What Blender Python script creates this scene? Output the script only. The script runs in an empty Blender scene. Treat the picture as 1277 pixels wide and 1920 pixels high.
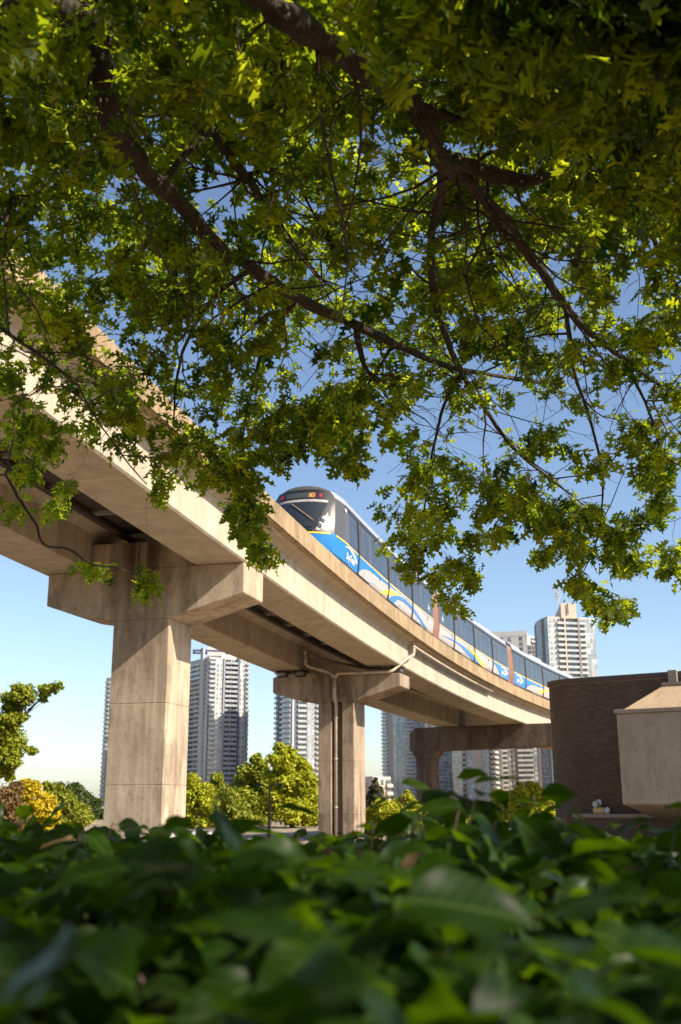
import bpy, bmesh, math, random
import numpy as np
from mathutils import Vector, Matrix
R = math.radians
rng = np.random.default_rng(7)
random.seed(7)
S = bpy.context.scene
COL = S.collection

# ------------------------------------------------------------------ camera
F = 1990.0                      # focal length in photo pixels (photo 1277 x 1920)
EYE = Vector((0, 0, 2.2))
PITCH = math.atan((1503.2 - 960) / F)
ROLL = -0.00357
FWD = Vector((0, math.cos(PITCH), math.sin(PITCH)))
_up = Vector((0, -math.sin(PITCH), math.cos(PITCH)))
_rt = Vector((1, 0, 0))
RT = math.cos(ROLL) * _rt + math.sin(ROLL) * _up
UP = -math.sin(ROLL) * _rt + math.cos(ROLL) * _up
cd = bpy.data.cameras.new('camera')
cam = bpy.data.objects.new('camera', cd)
COL.objects.link(cam)
cam.matrix_world = Matrix(((RT.x, UP.x, -FWD.x, EYE.x), (RT.y, UP.y, -FWD.y, EYE.y),
                           (RT.z, UP.z, -FWD.z, EYE.z), (0, 0, 0, 1)))
cd.sensor_fit = 'VERTICAL'
cd.sensor_height = 36
cd.lens = F / 1920 * 36
cd.clip_start = 0.05
cd.clip_end = 6000
cd.dof.use_dof = True
cd.dof.focus_distance = 9
cd.dof.aperture_fstop = 4.0
S.camera = cam

# ------------------------------------------------------------------ world, sun, exposure
SUN_AZ, SUN_EL = 120.0, 37.0    # compass degrees from the view direction, elevation
W = bpy.data.worlds.new('World')
S.world = W
W.use_nodes = True
wn = W.node_tree
sky = wn.nodes.new('ShaderNodeTexSky')
sky.sky_type = 'NISHITA'
sky.sun_disc = False
sky.sun_elevation = R(SUN_EL)
sky.sun_rotation = R(SUN_AZ)
sky.air_density = 0.9
sky.dust_density = 0.9
sky.ozone_density = 1.5
wn.links.new(sky.outputs[0], wn.nodes['Background'].inputs[0])
wn.nodes['Background'].inputs[1].default_value = 0.105
sl = bpy.data.lights.new('sun', 'SUN')
sl.energy = 5.0
sl.angle = R(0.53)
sl.color = (1.0, 0.895, 0.75)
so = bpy.data.objects.new('sun', sl)
COL.objects.link(so)
_d = Vector((math.sin(R(SUN_AZ)) * math.cos(R(SUN_EL)), math.cos(R(SUN_AZ)) * math.cos(R(SUN_EL)), math.sin(R(SUN_EL))))
so.rotation_euler = _d.to_track_quat('Z', 'Y').to_euler()
so.location = (60, -40, 60)
S.view_settings.view_transform = 'Standard'
S.view_settings.look = 'None'
S.view_settings.gamma = 1
S.view_settings.use_curve_mapping = False
S.view_settings.exposure = 0.92
try:
    S.cycles.max_bounces = 8
    S.cycles.transparent_max_bounces = 4
    S.cycles.caustics_reflective = False
    S.cycles.caustics_refractive = False
except Exception:
    pass


def at(px, py, d):
    """world point seen at photo pixel (px, py), d metres along the view axis"""
    v = FWD + RT * ((px - 638.5) / F) + UP * ((960 - py) / F)
    return EYE + v * d


# ------------------------------------------------------------------ materials
def nodes_of(name):
    m = bpy.data.materials.new(name)
    m.use_nodes = True
    nt = m.node_tree
    return m, nt, nt.nodes['Principled BSDF']


def noise(nt, scale, detail=4, rough=.55, vec=None, sc3=None):
    n = nt.nodes.new('ShaderNodeTexNoise')
    n.inputs['Scale'].default_value = scale
    n.inputs['Detail'].default_value = detail
    n.inputs['Roughness'].default_value = rough
    if vec is not None:
        if sc3:
            mp = nt.nodes.new('ShaderNodeMapping')
            mp.inputs['Scale'].default_value = sc3
            nt.links.new(vec, mp.inputs[0])
            vec = mp.outputs[0]
        nt.links.new(vec, n.inputs['Vector'])
    return n.outputs['Fac']


def ramp(nt, fac, stops):
    r = nt.nodes.new('ShaderNodeValToRGB')
    e = r.color_ramp.elements
    while len(e) < len(stops):
        e.new(0.5)
    for el, (p, c) in zip(e, stops):
        el.position = p
        el.color = (c[0], c[1], c[2], 1) if isinstance(c, (tuple, list)) else (c, c, c, 1)
    nt.links.new(fac, r.inputs[0])
    return r.outputs[0]


def mix(nt, a, b, fac, mode='MIX'):
    m = nt.nodes.new('ShaderNodeMix')
    m.data_type = 'RGBA'
    m.blend_type = mode
    for sock, v in ((m.inputs[0], fac), (m.inputs[6], a), (m.inputs[7], b)):
        if hasattr(v, 'is_output'):
            nt.links.new(v, sock)
        elif isinstance(v, (tuple, list)):
            sock.default_value = (v[0], v[1], v[2], 1)
        else:
            sock.default_value = v
    return m.outputs[2]


def bump(nt, bsdf, h, strength=.3, dist=.02):
    b = nt.nodes.new('ShaderNodeBump')
    b.inputs['Strength'].default_value = strength
    b.inputs['Distance'].default_value = dist
    nt.links.new(h, b.inputs['Height'])
    nt.links.new(b.outputs[0], bsdf.inputs['Normal'])


def pos(nt):
    return nt.nodes.new('ShaderNodeNewGeometry').outputs['Position']


def plain(name, c, rough=.5, metal=0, ior=None, var=.12, vscale=6.0, emit=None):
    m, nt, b = nodes_of(name)
    if var:
        n = noise(nt, vscale, 3, .6, pos(nt))
        c2 = tuple(x * (1 - var) for x in c)
        c3 = tuple(min(1, x * (1 + var)) for x in c)
        nt.links.new(ramp(nt, n, [(.3, c2), (.7, c3)]), b.inputs['Base Color'])
    else:
        b.inputs['Base Color'].default_value = (*c, 1)
    b.inputs['Roughness'].default_value = rough
    b.inputs['Metallic'].default_value = metal
    if ior:
        b.inputs['IOR'].default_value = ior
    if emit:
        b.inputs['Emission Color'].default_value = (*c, 1)
        b.inputs['Emission Strength'].default_value = emit
    return m


def concrete(name, base, streak=.35, blotch=.2, joint=None, dark=(.10, .075, .055), stain=.0, grain=.12, sf=3.2, gap=None):
    """cast concrete: blotches, rain streaks, grain; joint = spacing of shutter lines along u"""
    m, nt, b = nodes_of(name)
    P = pos(nt)
    n1 = noise(nt, .9, 5, .6, P)
    c = ramp(nt, n1, [(.25, tuple(x * (1 - blotch) for x in base)), (.75, tuple(min(1, x * (1 + blotch)) for x in base))])
    n2 = noise(nt, 1, 5, .65, P, (sf, sf, .22 + .02 * sf))
    f2 = ramp(nt, n2, [(.43, 0.0), (.70, streak)])
    c = mix(nt, c, dark, f2)
    n6_on = sf < 5
    n6 = noise(nt, 1, 4, .6, P, (1.15, 1.15, .07))
    c = mix(nt, c, dark, mix(nt, (0, 0, 0), ramp(nt, n6, [(.54, 0.0), (.62, min(1, streak * 1.1) if n6_on else .06)]), ramp(nt, n1, [(.35, .25), (.6, 1.0)]), 'MIX'))
    if stain:                                        # fine crazing cracks in patches
        vo = nt.nodes.new('ShaderNodeTexVoronoi')
        vo.feature = 'DISTANCE_TO_EDGE'
        vo.inputs['Scale'].default_value = 2.6
        wv = nt.nodes.new('ShaderNodeVectorMath'); wv.operation = 'ADD'
        nz = nt.nodes.new('ShaderNodeTexNoise'); nz.inputs['Scale'].default_value = 2.2; nz.inputs['Detail'].default_value = 5
        nt.links.new(P, nz.inputs['Vector']); nt.links.new(P, wv.inputs[0]); nt.links.new(nz.outputs['Color'], wv.inputs[1])
        nt.links.new(wv.outputs[0], vo.inputs['Vector'])
        cr = mix(nt, (0, 0, 0), ramp(nt, vo.outputs['Distance'], [(0.0, .8), (.022, 0.0)]), ramp(nt, n2, [(.42, 0.0), (.6, 1.0)]))
        c = mix(nt, c, dark, cr)
    n5 = noise(nt, 1, 3, .6, P, (5.5, 5.5, .12))
    c = mix(nt, c, tuple(min(1, x * 1.25) for x in base), ramp(nt, n5, [(.60, 0.0), (.80, .25)]))
    if stain:
        n4 = noise(nt, 1, 6, .7, P, (1.3, 1.3, .5))
        c = mix(nt, c, dark, ramp(nt, n4, [(.50, 0.0), (.62, stain)]))
    if gap:                                          # run-off stain below the gap between the two decks
        sv = nt.nodes.new('ShaderNodeVectorMath'); sv.operation = 'SUBTRACT'
        nt.links.new(P, sv.inputs[0]); sv.inputs[1].default_value = gap[0]
        dt = nt.nodes.new('ShaderNodeVectorMath'); dt.operation = 'DOT_PRODUCT'
        nt.links.new(sv.outputs[0], dt.inputs[0]); dt.inputs[1].default_value = gap[1]
        ab = nt.nodes.new('ShaderNodeMath'); ab.operation = 'ABSOLUTE'
        nt.links.new(dt.outputs['Value'], ab.inputs[0])
        sz = nt.nodes.new('ShaderNodeSeparateXYZ')
        nt.links.new(sv.outputs[0], sz.inputs[0])
        zz = nt.nodes.new('ShaderNodeMath'); zz.operation = 'MULTIPLY_ADD'
        nt.links.new(sz.outputs[2], zz.inputs[0]); zz.inputs[1].default_value = .22; zz.inputs[2].default_value = .9
        n7 = noise(nt, 1, 5, .65, P, (2.6, 2.6, .16))
        f7 = mix(nt, ramp(nt, ab.outputs[0], [(.35, 1.0), (1.0, .12)]), ramp(nt, zz.outputs[0], [(.12, .10), (.62, .55), (.95, 1.0)]), 1.0, 'MULTIPLY')
        f7 = mix(nt, f7, ramp(nt, n7, [(.28, 0.0), (.50, 1.0)]), 1.0, 'MULTIPLY')
        c = mix(nt, c, (dark[0] * .9, dark[1] * .85, dark[2] * .8), mix(nt, (0, 0, 0), f7, 1.0))
    n3 = noise(nt, 38, 3, .7, P)
    c = mix(nt, c, ramp(nt, n3, [(.3, 1 - grain), (.7, 1.0)]), 1.0, 'MULTIPLY')
    if joint:
        uv = nt.nodes.new('ShaderNodeUVMap')
        uv.uv_map = 'UVMap'
        sp = nt.nodes.new('ShaderNodeSeparateXYZ')
        nt.links.new(uv.outputs[0], sp.inputs[0])
        nz = noise(nt, 1.3, 2, .5, P)
        ad = nt.nodes.new('ShaderNodeMath'); ad.operation = 'MULTIPLY_ADD'
        nt.links.new(nz, ad.inputs[0]); ad.inputs[1].default_value = .12
        nt.links.new(sp.outputs[0], ad.inputs[2])
        dv = nt.nodes.new('ShaderNodeMath'); dv.operation = 'DIVIDE'
        nt.links.new(ad.outputs[0], dv.inputs[0]); dv.inputs[1].default_value = joint
        fr = nt.nodes.new('ShaderNodeMath'); fr.operation = 'FRACT'
        nt.links.new(dv.outputs[0], fr.inputs[0])
        c = mix(nt, c, tuple(min(1, x * 1.35) for x in base), ramp(nt, fr.outputs[0], [(0.0, .85), (.03, 0.0)]))
    nt.links.new(c, b.inputs['Base Color'])
    b.inputs['Roughness'].default_value = .88
    b.inputs['Specular IOR Level'].default_value = .25
    bump(nt, b, mix(nt, n3, n1, .4), .35, .012)
    return m


def leaf_mat(name, c1, c2, t1, t2, trans=.45, rough=.42, spec=.4, stops=(0.0, 1.0), veins=0):
    """leaf: per-leaf hue from the 'tone' attribute, light passes through"""
    m, nt, b = nodes_of(name)
    a = nt.nodes.new('ShaderNodeAttribute')
    a.attribute_name = 'tone'
    col = ramp(nt, a.outputs['Fac'], [(stops[0], c1), (stops[1], c2)])
    tc = ramp(nt, a.outputs['Fac'], [(stops[0], t1), (stops[1], t2)])
    n = noise(nt, 45, 2, .5, pos(nt))
    col = mix(nt, col, ramp(nt, n, [(.3, .78), (.7, 1.0)]), 1.0, 'MULTIPLY')
    if veins:
        va = nt.nodes.new('ShaderNodeAttribute')
        va.attribute_name = 'blade'
        sp = nt.nodes.new('ShaderNodeSeparateXYZ')
        nt.links.new(va.outputs['Vector'], sp.inputs[0])

        def mth(op, a_, b_):
            q = nt.nodes.new('ShaderNodeMath')
            q.operation = op
            for s_, v_ in zip(q.inputs, (a_, b_)):
                if hasattr(v_, 'is_output'):
                    nt.links.new(v_, s_)
                else:
                    s_.default_value = v_
            return q.outputs[0]
        ax = mth('ABSOLUTE', sp.outputs[0], 0)
        fr = mth('FRACT', mth('MULTIPLY', mth('SUBTRACT', sp.outputs[1], mth('MULTIPLY', ax, .75)), 8.5), 0)
        side = ramp(nt, fr, [(0.0, 1.0), (.14, 0.0)])
        rib = ramp(nt, ax, [(.010, 1.0), (.028, 0.0)])
        vv = mix(nt, side, (1, 1, 1), rib)
        col = mix(nt, col, mix(nt, col, (.35, .5, .15), .09), mix(nt, (0, 0, 0), vv, veins))
        bump(nt, b, vv, -.5, .003)
    nt.links.new(col, b.inputs['Base Color'])
    b.inputs['Roughness'].default_value = rough
    b.inputs['Specular IOR Level'].default_value = spec
    t = nt.nodes.new('ShaderNodeBsdfTranslucent')
    nt.links.new(tc, t.inputs[0])
    ms = nt.nodes.new('ShaderNodeMixShader')
    ms.inputs[0].default_value = trans
    nt.links.new(b.outputs[0], ms.inputs[1])
    nt.links.new(t.outputs[0], ms.inputs[2])
    nt.links.new(ms.outputs[0], nt.nodes['Material Output'].inputs[0])
    return m


def bark_mat(name, c1, c2, sc=9):
    m, nt, b = nodes_of(name)
    P = pos(nt)
    n = noise(nt, sc, 6, .7, P)
    n2 = noise(nt, sc * 5, 3, .6, P)
    col = ramp(nt, n, [(.32, c1), (.66, c2)])
    col = mix(nt, col, (.16, .15, .10), ramp(nt, n2, [(.60, 0.0), (.70, .5)]))
    nt.links.new(col, b.inputs['Base Color'])
    b.inputs['Roughness'].default_value = .9
    bump(nt, b, mix(nt, n, n2, .5), .9, .03)
    return m


M = {}
M['conc'] = concrete('concrete_girder', (.46, .39, .295), streak=.22, blotch=.16, joint=2.35)
M['edge'] = concrete('concrete_edge_weathered', (.35, .255, .15), streak=.42, blotch=.28, dark=(.085, .05, .025), stain=.30, sf=6.0)
M['pier'] = concrete('concrete_pier', (.48, .372, .268), streak=.42, blotch=.22, stain=.48, dark=(.10, .065, .042))
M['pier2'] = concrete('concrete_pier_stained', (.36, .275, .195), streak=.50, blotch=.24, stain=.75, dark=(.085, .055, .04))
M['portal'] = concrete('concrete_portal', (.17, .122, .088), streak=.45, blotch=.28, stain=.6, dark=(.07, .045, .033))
M['agg'] = concrete('exposed_aggregate', (.42, .36, .275), streak=.15, blotch=.10, grain=.5, stain=.25, dark=(.17, .13, .10))
M['roofc'] = concrete('sloped_concrete', (.50, .37, .22), streak=.45, blotch=.15, dark=(.28, .19, .10))
M['cop'] = plain('coping', (.26, .205, .165), .8)
M['steel'] = plain('steel_rail', (.25, .2, .17), .45, .8)
M['timber'] = plain('walkway_grating', (.045, .032, .024), .8, var=.4)
M['galv'] = plain('galvanised_bracket', (.42, .40, .37), .5, .5)
M['pipe'] = plain('pale_pipe', (.42, .335, .25), .5, var=.22, vscale=4)
M['pipe_dark'] = plain('dark_pipe', (.24, .19, .15), .6)
M['rubber'] = plain('black_rubber', (.015, .014, .013), .7)
M['black'] = plain('black_paint', (.02, .019, .018), .45)


# ------------------------------------------------------------------ objects
class MB:
    def __init__(s):
        s.v, s.f, s.m, s.uv = [], [], [], {}

    def add(s, V, Fs, mi=0):
        o = len(s.v)
        s.v += [tuple(p) for p in V]
        s.f += [tuple(i + o for i in f) for f in Fs]
        s.m += [mi] * len(Fs)
        return o

    def box(s, lo, hi, mi=0, mat=None):
        (a, b, c), (d, e, f) = lo, hi
        V = [(a, b, c), (d, b, c), (d, e, c), (a, e, c), (a, b, f), (d, b, f), (d, e, f), (a, e, f)]
        if mat is not None:
            V = [mat @ Vector(p) for p in V]
        s.add(V, [(3, 2, 1, 0), (4, 5, 6, 7), (0, 1, 5, 4), (1, 2, 6, 5), (2, 3, 7, 6), (3, 0, 4, 7)], mi)

    def tube(s, pts, rad, n=8, mi=0, cap=True):
        pts = [Vector(p) for p in pts]
        if not hasattr(rad, '__len__'):
            rad = [rad] * len(pts)
        up = None
        V = []
        for i, p in enumerate(pts):
            t = (pts[min(i + 1, len(pts) - 1)] - pts[max(i - 1, 0)])
            if t.length < 1e-9:
                t = Vector((0, 0, 1))
            t.normalize()
            if up is None:
                up = t.orthogonal().normalized()
            up = (up - t * up.dot(t))
            if up.length < 1e-6:
                up = t.orthogonal()
            up.normalize()
            w = t.cross(up)
            for k in range(n):
                a = 2 * math.pi * k / n
                V.append(p + (up * math.cos(a) + w * math.sin(a)) * rad[i])
        Fs = []
        for i in range(len(pts) - 1):
            for k in range(n):
                a, b = i * n + k, i * n + (k + 1) % n
                Fs.append((a, b, b + n, a + n))
        if cap:
            Fs.append(tuple(reversed(range(n))))
            Fs.append(tuple(range((len(pts) - 1) * n, len(pts) * n)))
        s.add(V, Fs, mi)

    def prism(s, poly, fn, a, b, mi=0):
        """poly of 2-D points placed by fn(p, a) and fn(p, b)"""
        n = len(poly)
        V = [fn(p, a) for p in poly] + [fn(p, b) for p in poly]
        Fs = [(i, (i + 1) % n, n + (i + 1) % n, n + i) for i in range(n)]
        Fs += [tuple(reversed(range(n))), tuple(range(n, 2 * n))]
        s.add(V, Fs, mi)

    def build(s, name, mats, parent=None, origin=(0, 0, 0), smooth=False, bevel=0, fix=True):
        me = bpy.data.meshes.new(name)
        o = Vector(origin)
        me.from_pydata([(p[0] - o.x, p[1] - o.y, p[2] - o.z) for p in s.v], [], s.f)
        for m in (mats if isinstance(mats, (list, tuple)) else [mats]):
            me.materials.append(m)
        if any(s.m):
            me.polygons.foreach_set('material_index', s.m)
        if fix or bevel:
            bm = bmesh.new()
            bm.from_mesh(me)
            bmesh.ops.recalc_face_normals(bm, faces=bm.faces)
            if bevel:
                ed = [e for e in bm.edges if len(e.link_faces) == 2 and e.calc_face_angle(0) > .35]
                bmesh.ops.bevel(bm, geom=ed, offset=bevel, segments=1, affect='EDGES', clamp_overlap=True)
            bm.to_mesh(me)
            bm.free()
        if smooth:
            me.polygons.foreach_set('use_smooth', [True] * len(me.polygons))
        me.update()
        return link(name, me, parent, origin if parent is None else None)


def link(name, me, parent=None, loc=None, mat=None):
    ob = bpy.data.objects.new(name, me)
    COL.objects.link(ob)
    if parent is not None:
        ob.parent = parent
    if loc is not None:
        ob.location = loc
    if mat is not None:
        ob.matrix_local = mat
    return ob


def tag(o, label=None, cat=None, group=None, kind=None):
    if label: o['label'] = label
    if cat: o['category'] = cat
    if group: o['group'] = group
    if kind: o['kind'] = kind
    return o


def empty(name, loc, label, cat, group=None, rz=0):
    o = bpy.data.objects.new(name, None)
    COL.objects.link(o)
    o.empty_display_size = .2
    o.location = loc
    o.rotation_euler = (0, 0, rz)
    return tag(o, label, cat, group)


def np_mesh(name, V, T, mats, mi=None, tone=None, smooth=False, luv=None):
    """fast mesh from arrays: V (n,3), T (m,3) triangles"""
    V = np.ascontiguousarray(V, np.float32)
    T = np.ascontiguousarray(T, np.int32)
    me = bpy.data.meshes.new(name)
    me.vertices.add(len(V))
    me.vertices.foreach_set('co', V.ravel())
    me.loops.add(T.size)
    me.loops.foreach_set('vertex_index', T.ravel())
    me.polygons.add(len(T))
    me.polygons.foreach_set('loop_start', np.arange(0, T.size, 3, dtype=np.int32))
    for m in mats:
        me.materials.append(m)
    if mi is not None:
        me.polygons.foreach_set('material_index', np.ascontiguousarray(mi, np.int32))
    if smooth:
        me.polygons.foreach_set('use_smooth', np.ones(len(T), bool))
    me.update(calc_edges=True)
    if tone is not None:
        at_ = me.attributes.new('tone', 'FLOAT', 'FACE')
        at_.data.foreach_set('value', np.ascontiguousarray(tone, np.float32))
    if luv is not None:                              # position on the blade, for veins
        at_ = me.attributes.new('blade', 'FLOAT_VECTOR', 'POINT')
        at_.data.foreach_set('vector', np.ascontiguousarray(luv, np.float32).ravel())
    return me


# ------------------------------------------------------------------ ground
def ground():
    m, nt, b = nodes_of('ground')
    P = pos(nt)
    n = noise(nt, .05, 5, .6, P)
    n2 = noise(nt, 2.5, 5, .6, P)
    c = ramp(nt, n, [(.40, (.27, .20, .135)), (.56, (.33, .25, .17)), (.62, (.13, .125, .045))])
    c = mix(nt, c, ramp(nt, n2, [(.3, .75), (.7, 1.0)]), 1.0, 'MULTIPLY')
    nt.links.new(c, b.inputs['Base Color'])
    b.inputs['Roughness'].default_value = .95
    bump(nt, b, n2, .4, .05)
    mb = MB()
    n = 48
    V = [(0, 300, 0)]
    for r in (150, 600, 2500):
        V += [(r * math.cos(2 * math.pi * k / n), 300 + r * math.sin(2 * math.pi * k / n), 0) for k in range(n)]
    Fs = [(0, 1 + k, 1 + (k + 1) % n) for k in range(n)]
    for j in range(2):
        for k in range(n):
            a, c_ = 1 + j * n + k, 1 + j * n + (k + 1) % n
            Fs.append((a, a + n, c_ + n, c_))
    mb.add(V, Fs)
    tag(mb.build('ground', m, fix=False), kind='structure')


ground()

# ------------------------------------------------------------------ guideway alignment
G = dict(x0=-5.2481978, y0=22.0, th=0.2392085, k0=0.0015185, k1=7.97e-5, zb=8.0320484 + 2.2, g=-0.0308692,
         wp=1.3815, hp=.6765, ws=.7743, d=1.3, D=4.7871)
_s = np.linspace(-40, 110, 6001)
_th = G['th'] + G['k0'] * _s + .5 * G['k1'] * np.maximum(_s, -30) ** 2
_tm = (_th[1:] + _th[:-1]) / 2
_x = np.concatenate([[0], np.cumsum(np.sin(_tm) * np.diff(_s))])
_y = np.concatenate([[0], np.cumsum(np.cos(_tm) * np.diff(_s))])
_i0 = np.argmin(abs(_s))
_x += G['x0'] - _x[_i0]
_y += G['y0'] - _y[_i0]


def gp(s, off, z):
    """point at arc length s, lateral offset off (right positive), height z above the deck soffit line"""
    x, y, t = np.interp(s, _s, _x), np.interp(s, _s, _y), np.interp(s, _s, _th)
    return Vector((x + off * math.cos(t), y - off * math.sin(t), G['zb'] + G['g'] * s + z))


def sweep(mb, sec, s0, s1, step=1.0, mi=0):
    n = max(2, int(math.ceil((s1 - s0) / step)) + 1)
    ss = np.linspace(s0, s1, n)
    k = len(sec)
    V, Fs = [], []
    for s in ss:
        V += [gp(s, o, z) for o, z in sec]
    for i in range(n - 1):
        for j in range(k):
            a, b = i * k + j, i * k + (j + 1) % k
            Fs.append((a, b, b + k, a + k))
    Fs.append(tuple(reversed(range(k))))
    Fs.append(tuple(range((n - 1) * k, n * k)))
    mb.add(V, Fs, mi)


def uv_along(ob, s0, root):
    """u = distance along the guideway, so shutter lines cross the soffit"""
    me = ob.data
    uvl = me.uv_layers.new(name='UVMap')
    co = np.empty(len(me.vertices) * 3, np.float32)
    me.vertices.foreach_get('co', co)
    co = co.reshape(-1, 3) + np.array(root.location, np.float32)
    P = np.stack([_x, _y], 1)[::6]
    d = ((co[:, None, :2] - P[None]) ** 2).sum(2)
    sv = _s[::6][d.argmin(1)]
    li = np.empty(len(me.loops), np.int32)
    me.loops.foreach_get('vertex_index', li)
    uv = np.zeros((len(li), 2), np.float32)
    uv[:, 0] = sv[li]
    uv[:, 1] = co[li, 2]
    uvl.data.foreach_set('uv', uv.ravel())


def span(center, s0, s1, label):
    w, h, q = G['wp'], G['hp'], G['ws']
    root = empty('guideway_span', gp((s0 + s1) / 2, center, -G['d']), label, 'guideway span', 'guideway spans')
    O = root.location.copy()
    sh = lambda sec: [(o + center, z) for o, z in sec]
    mb = MB()
    sweep(mb, sh([(-q + .05, -1.3), (q - .05, -1.3), (q, -1.25), (q, -.19), (-q, -.19), (-q, -1.25)]), s0, s1)
    uv_along(mb.build('girder', M['conc'], root, O), s0, root)
    mb = MB()
    e = w - .2
    sweep(mb, sh([(-e, 0), (-q - .14, -.05), (-q - .001, -.187), (q + .001, -.187), (q + .14, -.05), (e, 0), (e, .28), (-e, .28)]), s0, s1)
    uv_along(mb.build('deck_slab', M['conc'], root, O), s0, root)
    for sg in (1, -1):
        mb = MB()
        sec = [(sg * (e + .002), .002), (sg * (w - .03), .002), (sg * (w - .03), .03), (sg * (w + .022), .035), (sg * (w + .022), .085), (sg * w, .09), (sg * w, h - .02), (sg * (w - .02), h), (sg * (e + .002), h)]
        sweep(mb, sh(sec), s0, s1)
        mb.build('edge_wall', M['edge'], root, O)
    for o in (-.72, .72):
        mb = MB()
        sweep(mb, sh([(o - .06, .282), (o + .06, .282), (o + .03, .42), (o - .03, .42)]), s0, s1, 2)
        mb.build('rail', M['steel'], root, O)
    return root


PIER = (8.35, 27.75, 55.1)
cuts = [-24, 7.72, 27.1, 54.25, 92]
near = ['near guideway span from the left edge to the thick front pier',
        'near guideway span between the thick front pier and the pier with the white drain pipe',
        'near curving guideway span from the drain-pipe pier to the dark portal frame, under the train',
        'near guideway span beyond the portal frame, behind the brick building']
far = ['far guideway span from the left edge to the thick front pier',
       'far shaded guideway span between the thick front pier and the drain-pipe pier',
       'far dark guideway span from the drain-pipe pier to the chamfered portal frame',
       'far guideway span beyond the portal frame, mostly hidden']
for i in range(4):
    a, b = cuts[i], cuts[i + 1] - .025
    span(0, a, b, near[i])
    dl = (.5, .6, 1.4)
    fa = cuts[i] + (dl[i - 1] if i else 0)
    fb = cuts[i + 1] - .025 + (dl[i] if i < 3 else 0)
    span(-G['D'], fa, fb, far[i])


# walkway in the gap between the two decks
def walkway():
    root = empty('service_walkway', gp(18, -2.4, 0), 'dark service walkway on brackets in the gap between the two guideway decks', 'walkway')
    O = root.location.copy()
    a, b = -(G['D'] - G['wp'] - .025), -(G['wp'] + .025)
    mb = MB()
    for s in np.arange(-20, 54, .566):
        mb.box((0, 0, 0), (1, 1, 1)) if 0 else None
        V = [gp(s + ds, o, z) for z in (.02, .09) for ds, o in ((0, a), (.56, a), (.56, b), (0, b))]
        mb.add(V, [(3, 2, 1, 0), (4, 5, 6, 7), (0, 1, 5, 4), (1, 2, 6, 5), (2, 3, 7, 6), (3, 0, 4, 7)])
    tag(mb.build('grating_panels', M['timber'], root, O), kind='stuff')
    for i, s in enumerate(np.arange(-18, 54, 2.4)):
        mb = MB()
        V = [gp(s + ds, o, z) for z in (-.10, .018) for ds, o in ((0, a), (.07, a), (.07, b), (0, b))]
        mb.add(V, [(3, 2, 1, 0), (4, 5, 6, 7), (0, 1, 5, 4), (1, 2, 6, 5), (2, 3, 7, 6), (3, 0, 4, 7)])
        mb.build('bracket', M['galv'], root, O)
    for o in (a + .12, b - .12):
        mb = MB()
        sweep(mb, [(o - .1, -.2), (o + .1, -.2), (o + .1, -.102), (o - .1, -.102)], -20, 54, 2)
        mb.build('cable_tray', M['timber'], root, O)


walkway()


# ------------------------------------------------------------------ piers
def frame_at(s):
    t = np.interp(s, _s, _th)
    return Vector((math.cos(t), -math.sin(t), 0)), Vector((math.sin(t), math.cos(t), 0))


def pier(s, T, label, mat, capz, ends, hcol, cl, cr, lifts, groove=None, block=None, ped=0.0):
    """T-pier: s = front face arc length, T = thickness along the track; capz = cap top (abs), ends = (left, right)"""
    lat, alo = frame_at(s)
    P0 = gp(s, 0, 0)
    P0.z = 0
    fn = lambda p, a: P0 + lat * p[0] + alo * a + Vector((0, 0, p[1]))
    c0 = (cl + cr) / 2
    root = empty('guideway_pier', fn((c0, 0), T / 2), label, 'pier', 'guideway piers')
    O = root.location.copy()
    mb = MB()
    L, Rr, hl, hr = ends
    poly = [(L, capz), (L, capz - hl), (L + .95, capz - hl - .32), (cl, capz - hcol), (cr, capz - hcol), (Rr, capz - hr), (Rr, capz)]
    mb.prism(poly, fn, 0, T)
    mb.build('cap_beam', mat, root, O, bevel=.022)
    if block:
        mb = MB()
        mb.prism([(block[0], capz + .002), (block[1], capz + .002), (block[1], capz + block[2]), (block[0], capz + block[2])], fn, .004, T - .004)
        mb.build('diaphragm', mat, root, O, bevel=.02)
    zb = capz - hcol - .003
    zs = [zb - lifts[0], zb - lifts[1], -.3]
    z1 = zb
    for z0 in zs:
        mb = MB()
        f0 = lambda p, a: P0 + lat * p[0] + alo * p[1] + Vector((0, 0, a))
        if groove:
            g0, g1, gd = groove
            pl = [(cl, .006), (g0, .006), (g0 + .02, gd), (g1 - .02, gd), (g1, .006), (cr, .006), (cr, T - .006), (cl, T - .006)]
        else:
            pl = [(cl, .006), (cr, .006), (cr, T - .006), (cl, T - .006)]
        mb.prism(pl, f0, z0, z1)
        mb.build('column_lift', mat, root, O, bevel=.016)
        z1 = z0
    return root, fn, O


zs1 = gp(7.5, 0, -1.3).z
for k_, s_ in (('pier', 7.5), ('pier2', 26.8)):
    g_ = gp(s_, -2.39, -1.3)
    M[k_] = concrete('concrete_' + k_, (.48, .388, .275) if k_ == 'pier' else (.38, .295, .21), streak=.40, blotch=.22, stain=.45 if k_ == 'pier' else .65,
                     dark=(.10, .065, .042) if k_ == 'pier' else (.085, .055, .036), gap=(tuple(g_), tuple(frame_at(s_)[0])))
r1, fn1, O1 = pier(7.5, 1.68, 'thick sunlit concrete pier in front, with a wide cap arm and stain streaks', M['pier'], zs1 - .01,
                   (-5.34, .745, .95, .86), 1.48, -3.17, -1.46, (2.35, 4.55), block=(-3.99, -.80, .80))
zs2 = gp(26.8, 0, -1.3).z
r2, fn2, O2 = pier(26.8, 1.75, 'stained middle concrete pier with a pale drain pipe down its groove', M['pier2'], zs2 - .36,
                   (-5.28, .79, .68, .58), 1.2, -3.06, -1.38, (2.6, 4.9), groove=(-2.44, -1.93, .34))
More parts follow.
